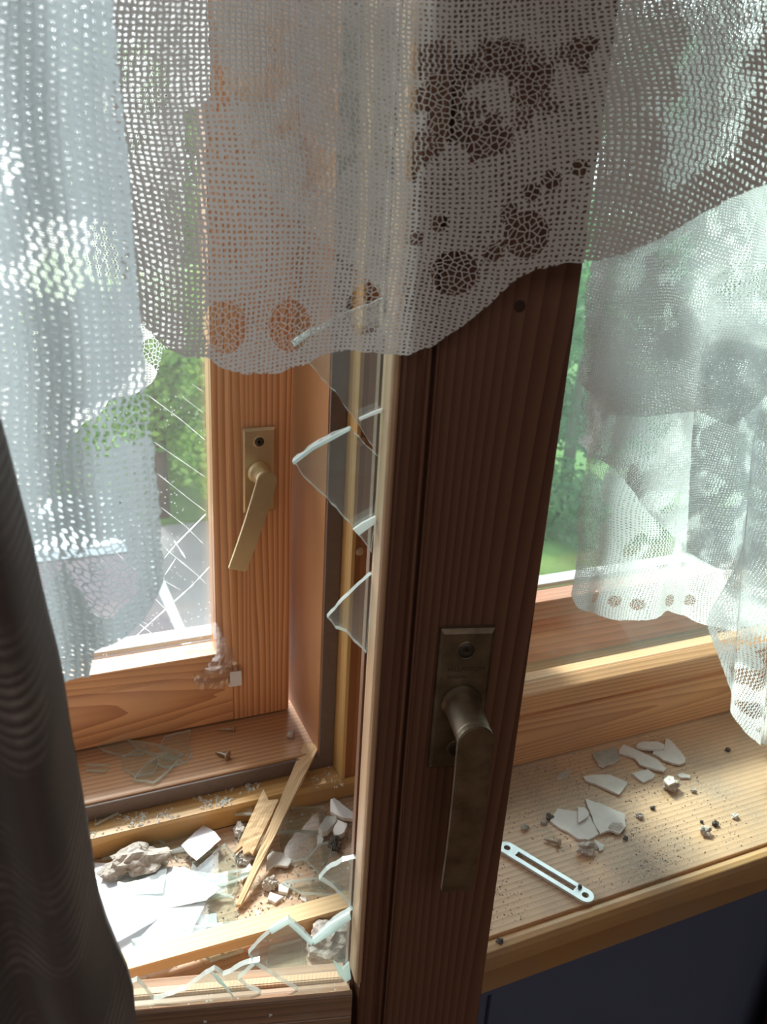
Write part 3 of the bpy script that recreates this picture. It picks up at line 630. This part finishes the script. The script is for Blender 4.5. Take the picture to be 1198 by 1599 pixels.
ldg = [([(32.6,600.3),(45.8,606.3),(70.8,580.2),(64.8,573.8),(49.6,577.5),(36.3,588.8)], 'narrow curved glass shard under the outer sash, leftmost of the group', .05),
       ([(49.3,575.1),(62.2,579.8),(73.3,570.9),(75.2,558.6),(69.7,549.3),(55.4,549.7),(48.4,561.6)], 'oval glass shard on the left ledge', .03),
       ([(56.7,593.7),(77.5,581.3),(95,563.3),(86.3,559.7),(75.1,566.9),(62.4,581.4)], 'long glass shard behind the oval one', .06),
       ([(68,562.8),(80.1,566.8),(89.7,556.8),(79.8,545.8),(67.8,537.6),(53.9,545.6),(58.1,551.9)], 'half-round glass shard at the front of the left ledge', .02),
       ([(73,569.3),(83.8,568),(89.1,558.7),(90.7,551.6),(79,552.4),(70.8,561.8)], 'glass shard between the half-round one and the tall one', .04),
       ([(85.5,589),(106.3,589),(100.7,576.7),(102,562.5),(95.1,553.3),(86.2,564.7),(78.4,577.6)], 'tall glass shard nearest the two screws', .08),
       ([(22.8,574.6),(38.8,569),(35.8,562.9),(22.2,567.7)], 'thin glass strip at the left end of the ledge', .0),
       ([(24.7,535.5),(43.2,536.1),(40.1,530),(22.6,523.7)], 'glass strip on the pale ledge by the drape', .0)]
for k, (pl, lb, tl) in enumerate(ldg): shard('glass_shard', pl, 35.2 if k < 7 else 20, lb, tl*.5, tl, 2.4, seed=k+60)
# papers, white glare sheet
shard('paper_scrap', [(79.7,496.8),(91.1,506.5),(99.5,512),(105.7,500.5),(107.8,490.7),(92.6,480.1),(86.7,476.4),(83,484.9)], 8, 'white lined paper scrap with a tear, behind the splinters', .06, -.08, .4, [M['paper']], 'paper', 'paper scraps', .2)
shard('paper_scrap', [(78.9,435.8),(91,433),(89.2,421.4),(81.3,424.8),(76.4,430)], 1.2, 'small white paper scrap under a square glass shard', 0, 0, .4, [M['paper']], 'paper', 'paper scraps', .1)
def wrinkled(nm, pl, z, amp, mat, label, cat, tf=None, parent=None, nsub=18, seed=0):
    """thin crumpled sheet filling the outline"""
    xs = [p[0] for p in pl]; ys = [p[1] for p in pl]; x0, x1, y0, y1 = min(xs), max(xs), min(ys), max(ys)
    def inside(x, y):
        c = False; j = len(pl)-1
        for i in range(len(pl)):
            if (pl[i][1] > y) != (pl[j][1] > y) and x < (pl[j][0]-pl[i][0])*(y-pl[i][1])/(pl[j][1]-pl[i][1])+pl[i][0]: c = not c
            j = i
        return c
    idx = {}; V = []; F = []
    def vert(i, j):
        if (i, j) not in idx:
            x = x0+(x1-x0)*i/nsub; y = y0+(y1-y0)*j/nsub
            h = z+amp*(abs(noise.noise(Vector((x*.09, y*.09, seed))))*1.6+abs(noise.noise(Vector((x*.25, y*.2, seed+4))))*.5)
            idx[(i, j)] = len(V); V.append(tf(x, y, h) if tf else (x, y, h))
        return idx[(i, j)]
    for i in range(nsub):
        for j in range(nsub):
            if inside(x0+(x1-x0)*(i+.5)/nsub, y0+(y1-y0)*(j+.5)/nsub): F.append((vert(i, j), vert(i+1, j), vert(i+1, j+1), vert(i, j+1)))
    o = mesh(nm, V, F, mat, parent, nm == 'glare_sheet')
    if label: tag(o, label, cat)
    return o
ps = empty('glare_sheet', (0, 0, 0), label='pale layered sheet beside the dark drape, sky glare put into its milky white', cat='plastic')
for k, (pl, z, tx, ty) in enumerate([([(3.5,510.7),(37.2,497.1),(58,486.3),(68.2,472.4),(60.5,444.3),(47.4,421.8),(28.2,399),(-8.1,412.7)], 3.6, .02, .03), ([(58,486.3),(78.8,476.1),(88.7,462.4),(97.4,447),(85.8,440.7),(60.5,444.3),(58.5,462.5)], 5.2, .05, -.04),
                                    ([(60.5,444.3),(85.8,440.7),(76,427.3),(65.9,410.7),(48.4,403.6),(24.8,402.7),(37.8,425.4)], 4.6, -.03, .05), ([(17,471.9),(65.2,471),(78.4,451.6),(49.9,437),(20.1,426.8)], 7.0, -.04, .06)]):
    slab('fold', pl, .5, [M['sheet'], M['white_edge']], flat(z, tx, ty, (pl[0][0]+12, pl[0][1]-15)), ps, rag=.25, seed=k+200)
# mortar lumps
def L2(c, r, mt, lb, seed, z=0, rough=.3): tag(lump('mortar_lump', (c[0], c[1], z), r, M[mt], seed=seed, rough=rough, sub=4), lb, 'rubble', 'rubble on the left sill')
L2((46.4,491.8,8), (21, 12, 9), 'mortar', 'big grey mortar lump beside the dark drape', 21, 0, .34)
L2((152.5,380.5,6), (13, 11, 9), 'mortar', 'rough mortar lump behind the glass at the foot of the stile', 25, 0)
L2((167.4,377,6), (4, 9, 8), 'plaster_grey', 'pale rubble piece squeezed against the stile', 27)
L2((187.8,462.7,4), (4.6, 5, 5), 'mortar_dark', 'dark lump under the cluster of crumbs near the stile', 31)
L2((131.8,443.3,4), (5.2, 4.2, 4), 'mortar', 'grey stone crumb behind the two white crumbs', 33)
L2((183.6,559.1,37), (3.2, 3, 3), 'mortar', 'small grey pebble on the left ledge by the post', 35, 34)
L2((138.7,528,20), (2.4, 2.4, 2), 'plaster_grey', 'pale crumb on the pale ledge left of the long splinter', 37, 19)
L2((124.2,501.8,6), (3.8, 5.5, 4.5), 'plaster', 'white plaster stub left of the short splinter', 39)
L2((121.5,474.4,3), (6, 6, 3.5), 'mortar', 'flat grey rubble under the tip of the short splinter', 41)
lchips = [([(198.2,501.3),(201.6,501.7),(206.9,489.8),(210.7,481.6),(208.2,476.6),(200.5,480.1),(193.6,488.6)], 9, 'speckled pale stone flake highest beside the stile', 3.0),
          ([(179.6,477.2),(188.6,486.3),(196.3,484.3),(195.8,480.1),(185.8,472.8),(181,472.4)], 4.5, 'cream plaster block left of the speckled flake', 5),
          ([(190.2,473.4),(196.7,481.2),(202.3,474.8),(197.5,467.9),(189.7,466.5)], 3.5, 'pinkish plaster block under the speckled flake', 4.5),
          ([(137.1,467.8),(141.8,470.8),(147.7,467.3),(152.6,459.5),(148.6,454.4),(139,457.9),(132.4,455.2)], 3.5, 'curved cream plaster flake right of the long splinter', 1.8),
          ([(137.3,441),(145.4,438.1),(141,431.7),(135.6,435.5)], .5, 'square white plaster crumb, rear of the pair', 3),
          ([(130,437),(137.7,430),(130.8,427.2),(126.8,432.2)], .5, 'white plaster crumb, front of the pair', 2.2),
          ([(148.3,426.6),(152.3,424.6),(151.7,421.2),(148.7,423.5)], .3, 'tiny white crumb right of the pair', 1.5),
          ([(113.5,458.5),(123,465.9),(123.8,461.7),(113.9,452.7)], 1.5, 'pale plaster stick under the long splinter', 2.2),
          ([(116.1,426.7),(119.1,424.5),(117.5,420.5),(115.1,423.1)], .3, 'tiny white crumb below the tip of the long splinter', 1.5),
          ([(179.7,477.3),(184.3,477.1),(178.7,467.1),(175.1,467.1)], .4, 'pale crumb at the foot of the cream block', 3)]
for k, (pl, z, lb, th) in enumerate(lchips):
    tag(slab('plaster_piece', pl, th, [M['plaster' if k not in (1,) else 'plaster_grey'], M['plaster']], flat(z, .05*(k % 3-1), .06, pl[0]), None, rag=.35, seed=k+80), lb, 'plaster', 'plaster pieces on the left sill')
# loose strip of pale wood lying across the sill
def bar(nm, a, b, w, h, mat, label, taper=1.0, jag=0, seed=0, up=(0, 0, 1)):
    a = Vector(a); b = Vector(b); d = b-a; L = d.length; d.normalize(); n = d.cross(Vector(up)).normalized(); u = n.cross(d)
    rnd = random.Random(seed); K = 14; cols = 5; V = []; F = []
    for i in range(K+1):
        t = i/K; wt = w*(1+(taper-1)*t)
        for j in range(cols):
            c = (j/(cols-1)-.5); e = 0
            if i in (0, K): e = rnd.uniform(-jag, jag)
            for s in (0, 1):
                V.append(a+d*(L*t+e)+n*(c*wt+(rnd.uniform(-.15, .15)*(jag > 0)))+u*(h*s + (rnd.uniform(-.35, .35) if jag and s else 0)))
    def id(i, j, s): return (i*cols+j)*2+s
    for i in range(K):
        for j in range(cols-1):
            F += [(id(i, j, 1), id(i+1, j, 1), id(i+1, j+1, 1), id(i, j+1, 1)), (id(i, j, 0), id(i, j+1, 0), id(i+1, j+1, 0), id(i+1, j, 0))]
        F += [(id(i, 0, 0), id(i+1, 0, 0), id(i+1, 0, 1), id(i, 0, 1)), (id(i, cols-1, 1), id(i+1, cols-1, 1), id(i+1, cols-1, 0), id(i, cols-1, 0))]
    for i in (0, K):
        for j in range(cols-1): F.append((id(i, j, 0), id(i, j, 1), id(i, j+1, 1), id(i, j+1, 0)))
    R_ = Matrix((n, d, u)).transposed()      # object y runs along the piece
    org = W(*a); me = bpy.data.meshes.new(nm)
    me.from_pydata([R_.transposed() @ ((v-a)/1000) for v in V], [], F); me.update()
    bm = bmesh.new(); bm.from_mesh(me); bmesh.ops.recalc_face_normals(bm, faces=bm.faces[:]); bm.to_mesh(me); bm.free()
    o = link(nm, me, mat); o.matrix_world = Matrix.Translation(org) @ R_.to_4x4()
    tag(o, label, 'wood', 'broken wood on the left sill')
M['stick_y'] = wood('pale_pine_bead', (.86, .63, .36), (.70, .46, .22), 'y', 3.6, (40, 0, 20), 2, rough=.5)
bar('wood_strip', (17.5,402.5,9), (181.1,402.4,5), 13.5, 9, M['stick_y'], 'long pale strip of broken glazing bead lying across the sill')
bar('wood_splinter', (196,542.5,33), (106.5,432.9,1.5), 13, 3.2, M['splinter'], 'long brown wood splinter leaning from the ledge down onto the sill', .25, .8, 3)
bar('wood_splinter', (150.9,507.2,22), (122.1,474.9,6), 15, 3.0, M['splinter'], 'short ragged wood splinter left of the long one', .9, 4, 5)

# clear plastic wrap at the corner of the outer left sash
wr = empty('plastic_wrap', (0, 0, 0), label='crumpled clear plastic tape stuck on the corner of the outer left sash', cat='tape')
wr.location = W(0, 0, 0)
wrinkled('film', [(128.3,135.8),(133.3,127.3),(138.3,114.5),(144.9,98.1),(149.6,79.9),(150.1,71.7),(135,71.8),(121.7,72.2),(112.9,76.5),(109.1,85.9),(118.5,92.5),(124.9,99.1),(129.3,107.2),(128.5,122.3)], 0, 4.5, M['film'], None, None, lambda x, y, h: (x, OUT_Y-1.2-h, y), wr, 22, 5)
slab('film_label', [(139.8,87.5),(149.4,86.8),(149.8,73),(140.1,73.2)], .3, [M['paper']], lambda u, v, h: (u, OUT_Y-5.5-h, v), wr)

# ---------------------------------------------------------------- net curtains
def lerp_poly(P, t):
    """walk a polyline given as (a, b) with increasing a"""
    if t <= P[0][0]: return P[0][1]
    for (a0, b0), (a1, b1) in zip(P[:-1], P[1:]):
        if t <= a1: return b0+(b1-b0)*(t-a0)/((a1-a0) or 1)
    return P[-1][1]
def cloth(name, hem, Lz, Rz, top, off, mat, parent, step=2.0, dense=None, eyes=(), warp=0.02, edge=0.35, seed=0, eyefn=None):
    """hem: (x,z) left to right; Lz, Rz: side edges as (z,x) bottom to top; off(x,z) gives the depth of the folds"""
    x0, x1 = hem[0][0], hem[-1][0]
    nu = max(6, int((x1-x0)/step)); zmin = min(p[1] for p in hem); nv = max(6, int((top-zmin)/step))
    rnd = random.Random(seed); V = []; UV = []; D = []; Ey = []; F = []
    for i in range(nu+1):
        u = i/nu; xh = x0+(x1-x0)*u; zh = lerp_poly(hem, xh) + rnd.uniform(-edge, edge)*.8
        for j in range(nv+1):
            v = j/nv; z = zh+(top-zh)*v
            xl = lerp_poly(Lz, z) if Lz else x0; xr = lerp_poly(Rz, z) if Rz else x1
            x = xl+(xr-xl)*u
            if i in (0, nu): x += rnd.uniform(-edge, edge)
            V.append(off(x, z))
            d = dense(x, z, zh) if dense else .5
            e = 0.0
            for ex, ez, er, eh in eyes:
                rr = math.hypot((x-ex)/er, (z-ez)/(er*eh)); e = max(e, 1.5-rr)
            if eyefn: e = max(e, eyefn(x, z, zh))
            wx = noise.noise(Vector((x*.012, z*.012, seed)))*14; wz = noise.noise(Vector((x*.012, z*.012, seed+9)))*14
            UV.append((x+wx+1000, z+wz*1.3+x*warp+1000)); D.append(d); Ey.append(max(0, min(1, e)))
    for i in range(nu):
        for j in range(nv):
            a = i*(nv+1)+j; F.append((a, a+nv+1, a+nv+2, a+1))
    o = mesh(name, V, F, mat, parent, True)
    me = o.data; uvl = me.uv_layers.new(name='UVMap')
    li = [0]*len(me.loops); me.loops.foreach_get('vertex_index', li)
    uvl.data.foreach_set('uv', [c for k in li for c in UV[k]])
    for nm, arr in (('dense', D), ('eye', Ey)):
        at = me.attributes.new(nm, 'FLOAT', 'POINT'); at.data.foreach_set('value', arr)
    return o
def motif(x, z, s=.045, seed=0, th=.05):
    """knitted leaves and bands against open net"""
    n = noise.noise(Vector((x*s, z*s, seed)))+.45*noise.noise(Vector((x*s*2.3, z*s*2.3, seed+5)))
    return max(0.0, min(1.0, (n-th)*9+.5))
c15, s15 = math.cos(math.radians(15)), math.sin(math.radians(15))
def S3(s, off, z): return (175.5+c15*s+s15*off, 276.8-s15*s+c15*off, z)
# front curtain, lying over the open sash
heA = [(-140.2,432.8),(-135.3,427.6),(-130.3,421.7),(-125.8,418.2),(-120.9,415.6),(-116.6,414.8),(-112.3,415.2),(-108,411.9),(-100.3,409.6),(-89.1,409.4),(-80.2,412.3),(-71.2,416.9),(-63.4,418.7),(-50.6,416.7),(-41.3,416.2),(-32.2,419.5),(-23.4,426.6),(-14.8,434.8),(-6.4,443.9),(0.1,448.1),(11.5,450.8),(23.2,452.3),(31.1,455.3),(40.9,460.7),(49.2,468),(59.9,474.9),(70.7,480.7),(81.3,485.2),(92.8,490.2),(111.1,495.4)] + [(175, 520), (260, 528)]
eyA = [(p[0], p[1], 7.2, 1.25) for p in [(-106.2,425.7),(-84.4,426.4),(-57.6,432.9)]] + [(p[0], p[1], 8.2, .95) for p in [(-26.8,445.8),(-3.3,460)]] + \
      [(p[0], p[1], r, 1) for p, r in zip([(-14.4,453.4),(-10.3,467.3),(-3.1,473.8),(3.6,477.8),(12.7,482.3),(-33.4,462),(-40.7,456.5)], (3, 3, 3, 3.4, 3, 3, 2.6))]
rib = [(-110.2,462.5),(-49.2,467.4),(-32.2,474.3),(-11.4,486.4),(8.7,502.1),(18.8,521.4)]
opA = [(-48.2,516.6),(13.4,521.1),(8.4,504),(-11.5,487.3),(-32.5,478.3),(-45.4,475.6)]
opL = [(-109.1,515.6),(-64.4,518.9),(-62.3,470.8),(-110.1,470.3)]
def inpoly(pl, x, y):
    c = False; j = len(pl)-1
    for i in range(len(pl)):
        if (pl[i][1] > y) != (pl[j][1] > y) and x < (pl[j][0]-pl[i][0])*(y-pl[i][1])/(pl[j][1]-pl[i][1])+pl[i][0]: c = not c
        j = i
    return c
def denA(x, z, zh):
    if z-zh < 14: return 1.0
    if inpoly(opA, x, z): return motif(x, z, .085, 3, -.02)
    if inpoly(opL, x, z): return motif(x, z, .085, 8, -.1)
    if x > 30: return motif(x, z, .05, 6, .06)
    return max(.72, motif(x, z, .05, 2, -.1))
cA = empty('lace_curtain', (0, 0, 0), label='grey-white net curtain with a scalloped hem draped in front of the open shaded stile', cat='curtain'); cA.location = W(0, 0, 0)
def offA(x, z): 
    k = -14-3*math.sin(x*.045)-1.5*math.sin(x*.11+z*.02) - (max(0, min(x, 95)-26)**1.25)*.15*(math.sin(z*.03)*.2+1) + max(0, x-95)*1.1
    return S3(x, k, z)
cloth('panel', heA, None, None, 900, offA, M['lace'], cA, 1.9, denA, eyA, .03, .5, 1, lambda x, z, zh: (1-motif(x, z, .075, 3, .0))*1.2 if inpoly(opA, x, z) else 0)
# left curtain, hanging nearer
heB = [(-33.4,322.2),(-2.5,326.1),(7,328.5),(14,333.4),(15.7,344.6),(22.6,346.7),(29.8,350.4),(34.9,361.9)]
ReB = [(z, x) for x, z in [(34.9,361.9),(35.1,383.6),(34.1,403),(33.2,430),(32.4,454.6),(31.7,477.3),(31,495.5),(30.5,511.2),(30.9,521.2)]]
def denB(x, z, zh):
    return 1.0 if (z-zh < 10) else motif(x, z, .045, 12, -.2)
eyB = [(p[0], p[1], 5.5, 1.2) for p in [(19.7,373.4),(15,368),(22.7,363.8),(18,361.3)]] + [(p[0], p[1], 5, 1) for p in [(28.9,410.8),(32.4,414.2)]]
cB = empty('lace_curtain', (0, 0, 0), label='bluish net curtain hanging at the far left above the brown drape', cat='curtain')
cloth('panel', heB, [(0, heB[0][0]), (900, heB[0][0]-10)], ReB, 900, lambda x, z: (x, 232+5*math.sin(x*.10+z*.006)+2.5*math.sin(x*.27), z), M['lace_left'], cB, 1.9, denB, eyB, .01, .5, 11)
# fine curtain behind it, inside the window opening
heC = [(-48.1,236.8),(-3.2,261.8),(17.3,305.9),(32.5,330.5),(43.4,342.5),(57.4,351.4),(68.5,354.8),(74.9,357),(81.3,361.4),(86.5,369.2),(91.7,378.6),(103.8,379.3)]
ReC = [(z, x) for x, z in [(89.1,374.4),(88.8,395.4),(89.2,428.9),(92,490.8),(93.2,546.7),(93.8,562.5)]]
cC = empty('lace_curtain', (0, 0, 0), label='fine white net curtain with a scalloped hem, deep between the sashes at the left', cat='curtain')
cloth('panel', heC, [(0, heC[0][0]), (900, heC[0][0])], ReC, 800, lambda x, z: (x, 470+5*math.sin(x*.2+z*.01)+3*math.sin(x*.41), z), M['lace_fine'], cC, 2.4, lambda x, z, zh: 1.0 if z-zh < 20 else motif(x, z, .03, 31, -.1), [(p[0], p[1], 7, 1.1) for p in [(78.3,373),(72.5,380.2)]], .01, .5, 31)
heC2 = [(87.5,502.4),(95.1,498.5),(101.7,501.9),(108.3,506.9)]
cloth('pink_flower_panel', heC2, None, None, 800, lambda x, z: (x, 478+3*math.sin(x*.3), z), M['lace_fine'], cC, 2.4, lambda x, z, zh: 1, (), 0, .5, 33)
# right curtain by the closed sash: bottom panel, folded flaps and a twisted tail
cD = empty('lace_curtain', (0, 0, 0), label='white net curtain bunched by the closed right sash, its scalloped hem over the rail', cat='curtain')
heD = [(374.4,184.7),(383.9,170.3),(400.4,162.4),(414.4,153.7),(429.8,149.3),(445.4,148.4),(459.5,152.5),(476,152.7),(492.7,145.1),(515,133.2),(545.9,124.7),(689.1,94.5)]
LeD = [(z, x) for x, z in [(374.4,184.7),(369.6,220.4),(367.2,261.8),(364.4,301.2),(361.7,338.5),(359.1,365.4),(355.7,399.6),(350.4,432.2),(344.4,470.7)]]
cloth('panel', heD, LeD, None, 900, lambda x, z: (x, 470+6*math.sin(x*.075+z*.01)+2*math.sin(x*.2+1)+2*math.sin(z*.08), z), M['lace_right'], cD, 2.2,
      lambda x, z, zh: 1.0 if z-zh < 9 else (.95 if z-zh < 38 else motif(x, z, .03, 41, -.15)), [(p[0], p[1], 5.6, .9) for p in [(406.6,172.3),(425.1,166.4),(444.3,162.7),(478.2,160.7),(506.5,153.1)]], .02, .5, 41)
heE = [(350.9,311.6),(364.6,300.4),(381.1,291.4),(403.7,271.2),(429.2,248.2),(451.8,229.8),(464.4,219),(472.6,209.1),(498.8,195.9),(527.9,188.9),(556.3,187.7),(639.1,185.3)]
LeE = [(z, x) for x, z in [(350.9,311.6),(347.3,329.9),(347.7,345.4),(347.9,356.2),(345.3,394.1)]]
cloth('folded_flap', heE, LeE, None, 395, lambda x, z: (x, 455+4*math.sin(x*.09+z*.05)+2*math.sin(z*.13), z), M['lace_right'], cD, 2.2, lambda x, z, zh: motif(x, z, .045, 43, -.05), (), -.2, .5, 43)
heE2 = [(459.6,218.4),(471.9,212.4),(498.5,197.5),(526.5,193.5),(550.5,201.7),(624.8,202.5)]
LeE2 = [(z, x) for x, z in [(459.6,218.4),(454.2,250.8),(445.4,301.9),(442.3,330.8)]]
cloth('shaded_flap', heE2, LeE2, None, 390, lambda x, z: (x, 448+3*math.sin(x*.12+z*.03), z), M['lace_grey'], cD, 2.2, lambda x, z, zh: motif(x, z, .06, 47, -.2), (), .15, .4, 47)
heF = [(335,357),(350.8,344.8),(363.1,334.1),(387.7,330.8),(414.3,334.6),(434.4,333.5),(457,325.1),(477.1,317.6),(485.7,330.5),(498.8,348.7),(557.3,365.3)]
LeF = [(z, x) for x, z in [(335,357),(334.3,380.9),(333.4,404.8),(331.2,427.8),(327.1,460.8),(321.2,505.4)]]
cloth('top_flap', heF, LeF, None, 900, lambda x, z: (x, 440+5*math.sin(x*.07+z*.04)+2*math.sin(z*.11), z), M['lace_right'], cD, 2.2, lambda x, z, zh: .85 if z-zh < 60 else motif(x, z, .06, 49, -.1), (), .1, .5, 49)
heG = [(493.2,154.4),(503.2,131.8),(519.2,97.9),(541.5,60.7),(564.5,31.7),(584.6,14.9),(597,7.5),(692.2,-25.9)]
LeG = [(z, x) for x, z in [(493.2,154.4),(495.1,180.1),(497.4,207.8),(498.1,240.2),(498.8,271.4)]]
cloth('twisted_tail', heG, LeG, None, 330, lambda x, z: (x, 436+7*math.sin(x*.16+z*.03), z), M['lace_right'], cD, 2.0, lambda x, z, zh: 1.0 if z-zh < 10 else motif(x, z, .06, 53, -.05), (), .9, .5, 53)

# ---------------------------------------------------------------- brown-grey drape, nearest at the left
def drape():
    edge = [(z, x) for x, z in [(19,232.9),(17.6,241.9),(13.6,257),(11.2,273.1),(10.9,287.6),(10.1,301.6),(9.4,314.9),(8.2,331.8),(8,345.6),(7,358),(5.5,369.9),(4.5,380.3),(3.7,390.2),(2.3,401.4),(1.1,412),(-0.1,422.1),(-1.3,429.1),(-2.4,434.7),(-4.6,444.8),(-7.3,459.3)]]
    V = []; F = []; nu, nv = 110, 70
    for j in range(nv+1):
        z = -60+(620+60)*j/nv; xr = lerp_poly(edge, z)
        for i in range(nu+1):
            t = i/nu; ww = 150
            x = xr-ww*(1-t)
            lean = (xr-5)*.55
            ph = (x-lean)*.24
            y = 185+7.5*math.sin(ph)+3*math.sin(ph*.43+z*.004)+1.2*math.sin(z*.02+ph)
            if t > .93: k = (t-.93)/.07; y += 14*k*k; x -= 3.0*k*k
            V.append((x, y, z))
    for j in range(nv):
        for i in range(nu):
            a = j*(nu+1)+i; F.append((a, a+1, a+nu+2, a+nu+1))
    o = mesh('drape', V, F, M['drape'], None, True, origin=(-60, 185, 0))
    m = o.modifiers.new('thick', 'SOLIDIFY'); m.thickness = .0012
    tag(o, 'dark brown-grey drape with ribbed weave hanging in folds at the lower left', 'curtain')
drape()
# dark red curtain end at the lower right
def redcloth():
    V = []; F = []
    for j in range(21):
        for i in range(41):
            x = 540+i*4; z = -700+j*33.5; V.append((x+ (j-20)*1.0, 318+9*math.sin(i*.7)+2*math.sin(j*.5), z))
    for j in range(20):
        for i in range(40): a = j*41+i; F.append((a, a+1, a+42, a+41))
    o = mesh('cloth_hanging', V, F, M['redcloth'], None, True, origin=(600, 318, -350)); m = o.modifiers.new('thick', 'SOLIDIFY'); m.thickness = .002
    tag(o, 'very dark red cloth hanging under the sill at the lower right', 'cloth')
M['redcloth'] = plain('dark_red_cloth', (.055, .012, .014), .9, var=.2)
redcloth()

# ---------------------------------------------------------------- outside: yard, car, trees
GZ = -3600
st('ground', (-30000, 40000), (2500, 60000), (GZ-50, GZ), M['asphalt'])
g2 = slab('lawn', [(-6000, 9400), (3000, 9400), (3000, 4500), (12000, 4500), (22000, 60000), (-9000, 60000)], 40, [M['grass']], lambda u, v, h: (u, v, GZ+h)); tag(g2, kind='structure')
def car(cx, cy, rz):
    t = empty('car', (cx, cy, GZ), rz, label='pale blue-grey car parked in the yard below the window', cat='car')
    Lc, Wc = 4200, 1700
    side = [(-2100, 350), (-2080, 700), (-1900, 820), (-1150, 900), (-550, 1400), (650, 1430), (1350, 960), (1980, 860), (2090, 600), (2090, 330)]
    lo = [(x, z) for x, z in side if z <= 960]
    V = []; F = []
    for s in (-1, 1):
        V += [(x, s*Wc/2, z) for x, z in lo]
    n = len(lo); F = [tuple(range(n)), tuple(range(2*n-1, n-1, -1))]+[(i, (i+1) % n, (i+1) % n+n, i+n) for i in range(n)]
    b = mesh('body', V, F, M['car_paint'], t)
    top = [(-1150, 900), (-550, 1390), (650, 1410), (1350, 950)]
    V = [(x, s*(Wc/2-(60 if z < 1000 else 230)), z) for s in (-1, 1) for x, z in top]
    F = [(0, 1, 2, 3), (7, 6, 5, 4), (0, 4, 5, 1), (2, 6, 7, 3)]
    mesh('window', V, F, M['car_glass'], t)
    mesh('roof', [(-560, -600, 1395), (660, -600, 1415), (660, 600, 1415), (-560, 600, 1395), (-500, -560, 1440), (600, -560, 1460), (600, 560, 1460), (-500, 560, 1440)],
         [(4, 5, 6, 7), (0, 1, 5, 4), (1, 2, 6, 5), (2, 3, 7, 6), (3, 0, 4, 7)], M['car_paint'], t)
    for x in (-1350, 1350):
        for s in (-1, 1): lathe('wheel', [(200, 0), (310, 10), (320, 60), (320, 150), (310, 200), (120, 205)], (x, s*(Wc/2-180), 320), (0, s, 0), M['tyre'], t, 24)
car(100, 6400, math.radians(-90))

def leaves(name, blobs, n, size, mat, parent, seed):
    rnd = random.Random(seed); V = []; F = []
    tot = sum(b[3]**2 for b in blobs)
    for bx, by, bz, r, fl in blobs:
        for _ in range(int(n*r*r/tot)):
            d = Vector((rnd.gauss(0, 1), rnd.gauss(0, 1), rnd.gauss(0, 1))).normalized()*r*(rnd.random()**.35)
            p = Vector((bx+d.x, by+d.y, bz+d.z*fl)); s = size*rnd.uniform(.5, 1.2)
            u = Vector((rnd.gauss(0, 1), rnd.gauss(0, 1), rnd.gauss(0, .6))).normalized(); w = u.cross(Vector((rnd.gauss(0, 1), rnd.gauss(0, 1), rnd.gauss(0, 1)))).normalized()
            b = len(V); V += [p-u*s*.5, p+w*s*.32, p+u*s*.5, p-w*s*.32]; F.append((b, b+1, b+2, b+3))
    o = mesh(name, V, F, mat, parent); o['kind'] = 'stuff'; return o
def tree(x, y, h, r, label, mat, n, size, seed, spread=1.0, low=.25):
    rnd = random.Random(seed)
    t = empty('tree', (x, y, GZ), label=label, cat='tree', group='trees in the yard')
    bl = []
    for k in range(16):
        a = rnd.uniform(0, 6.28); q = rnd.random(); zz = h*(low+(1-low)*rnd.random()); rr = r*(1.05-.65*abs(zz/h-.5))
        bl.append((math.cos(a)*rr*q**.5*spread, math.sin(a)*rr*q**.5*spread, zz, r*rnd.uniform(.28, .5), .8))
    trunk = [(90, 0), (75, h*.3), (45, h*.7), (15, h*.9)]
    lathe('trunk', trunk, (0, 0, 0), (0, 0, 1), M['bark'], t, 12)
    leaves('foliage', bl, n, size, M[mat], t, seed)
tree(1500, 9600, 2700, 1500, 'bright green leafy bush below the window, nearest of all', 'leaf', 22000, 100, 1, 1.0, .15)
tree(2900, 13600, 6300, 1900, 'green tree rising behind the bright bush', 'leaf', 26000, 150, 3, .9, .15)
tree(-2400, 14500, 8200, 1900, 'dark tree furthest left beyond the curtain', 'leaf_dark', 22000, 170, 4, .9, .1)
tree(6300, 8300, 3500, 1500, 'dark green bush close behind the right sash', 'leaf_dark', 26000, 95, 5, 1.05, .1)
tree(11000, 13500, 6500, 2600, 'broad dark tree right of the window', 'leaf_dark', 26000, 160, 6, 1, .05)
tree(17500, 16000, 7500, 2800, 'dark tree at the far right', 'leaf_dark', 16000, 200, 8, 1, .05)
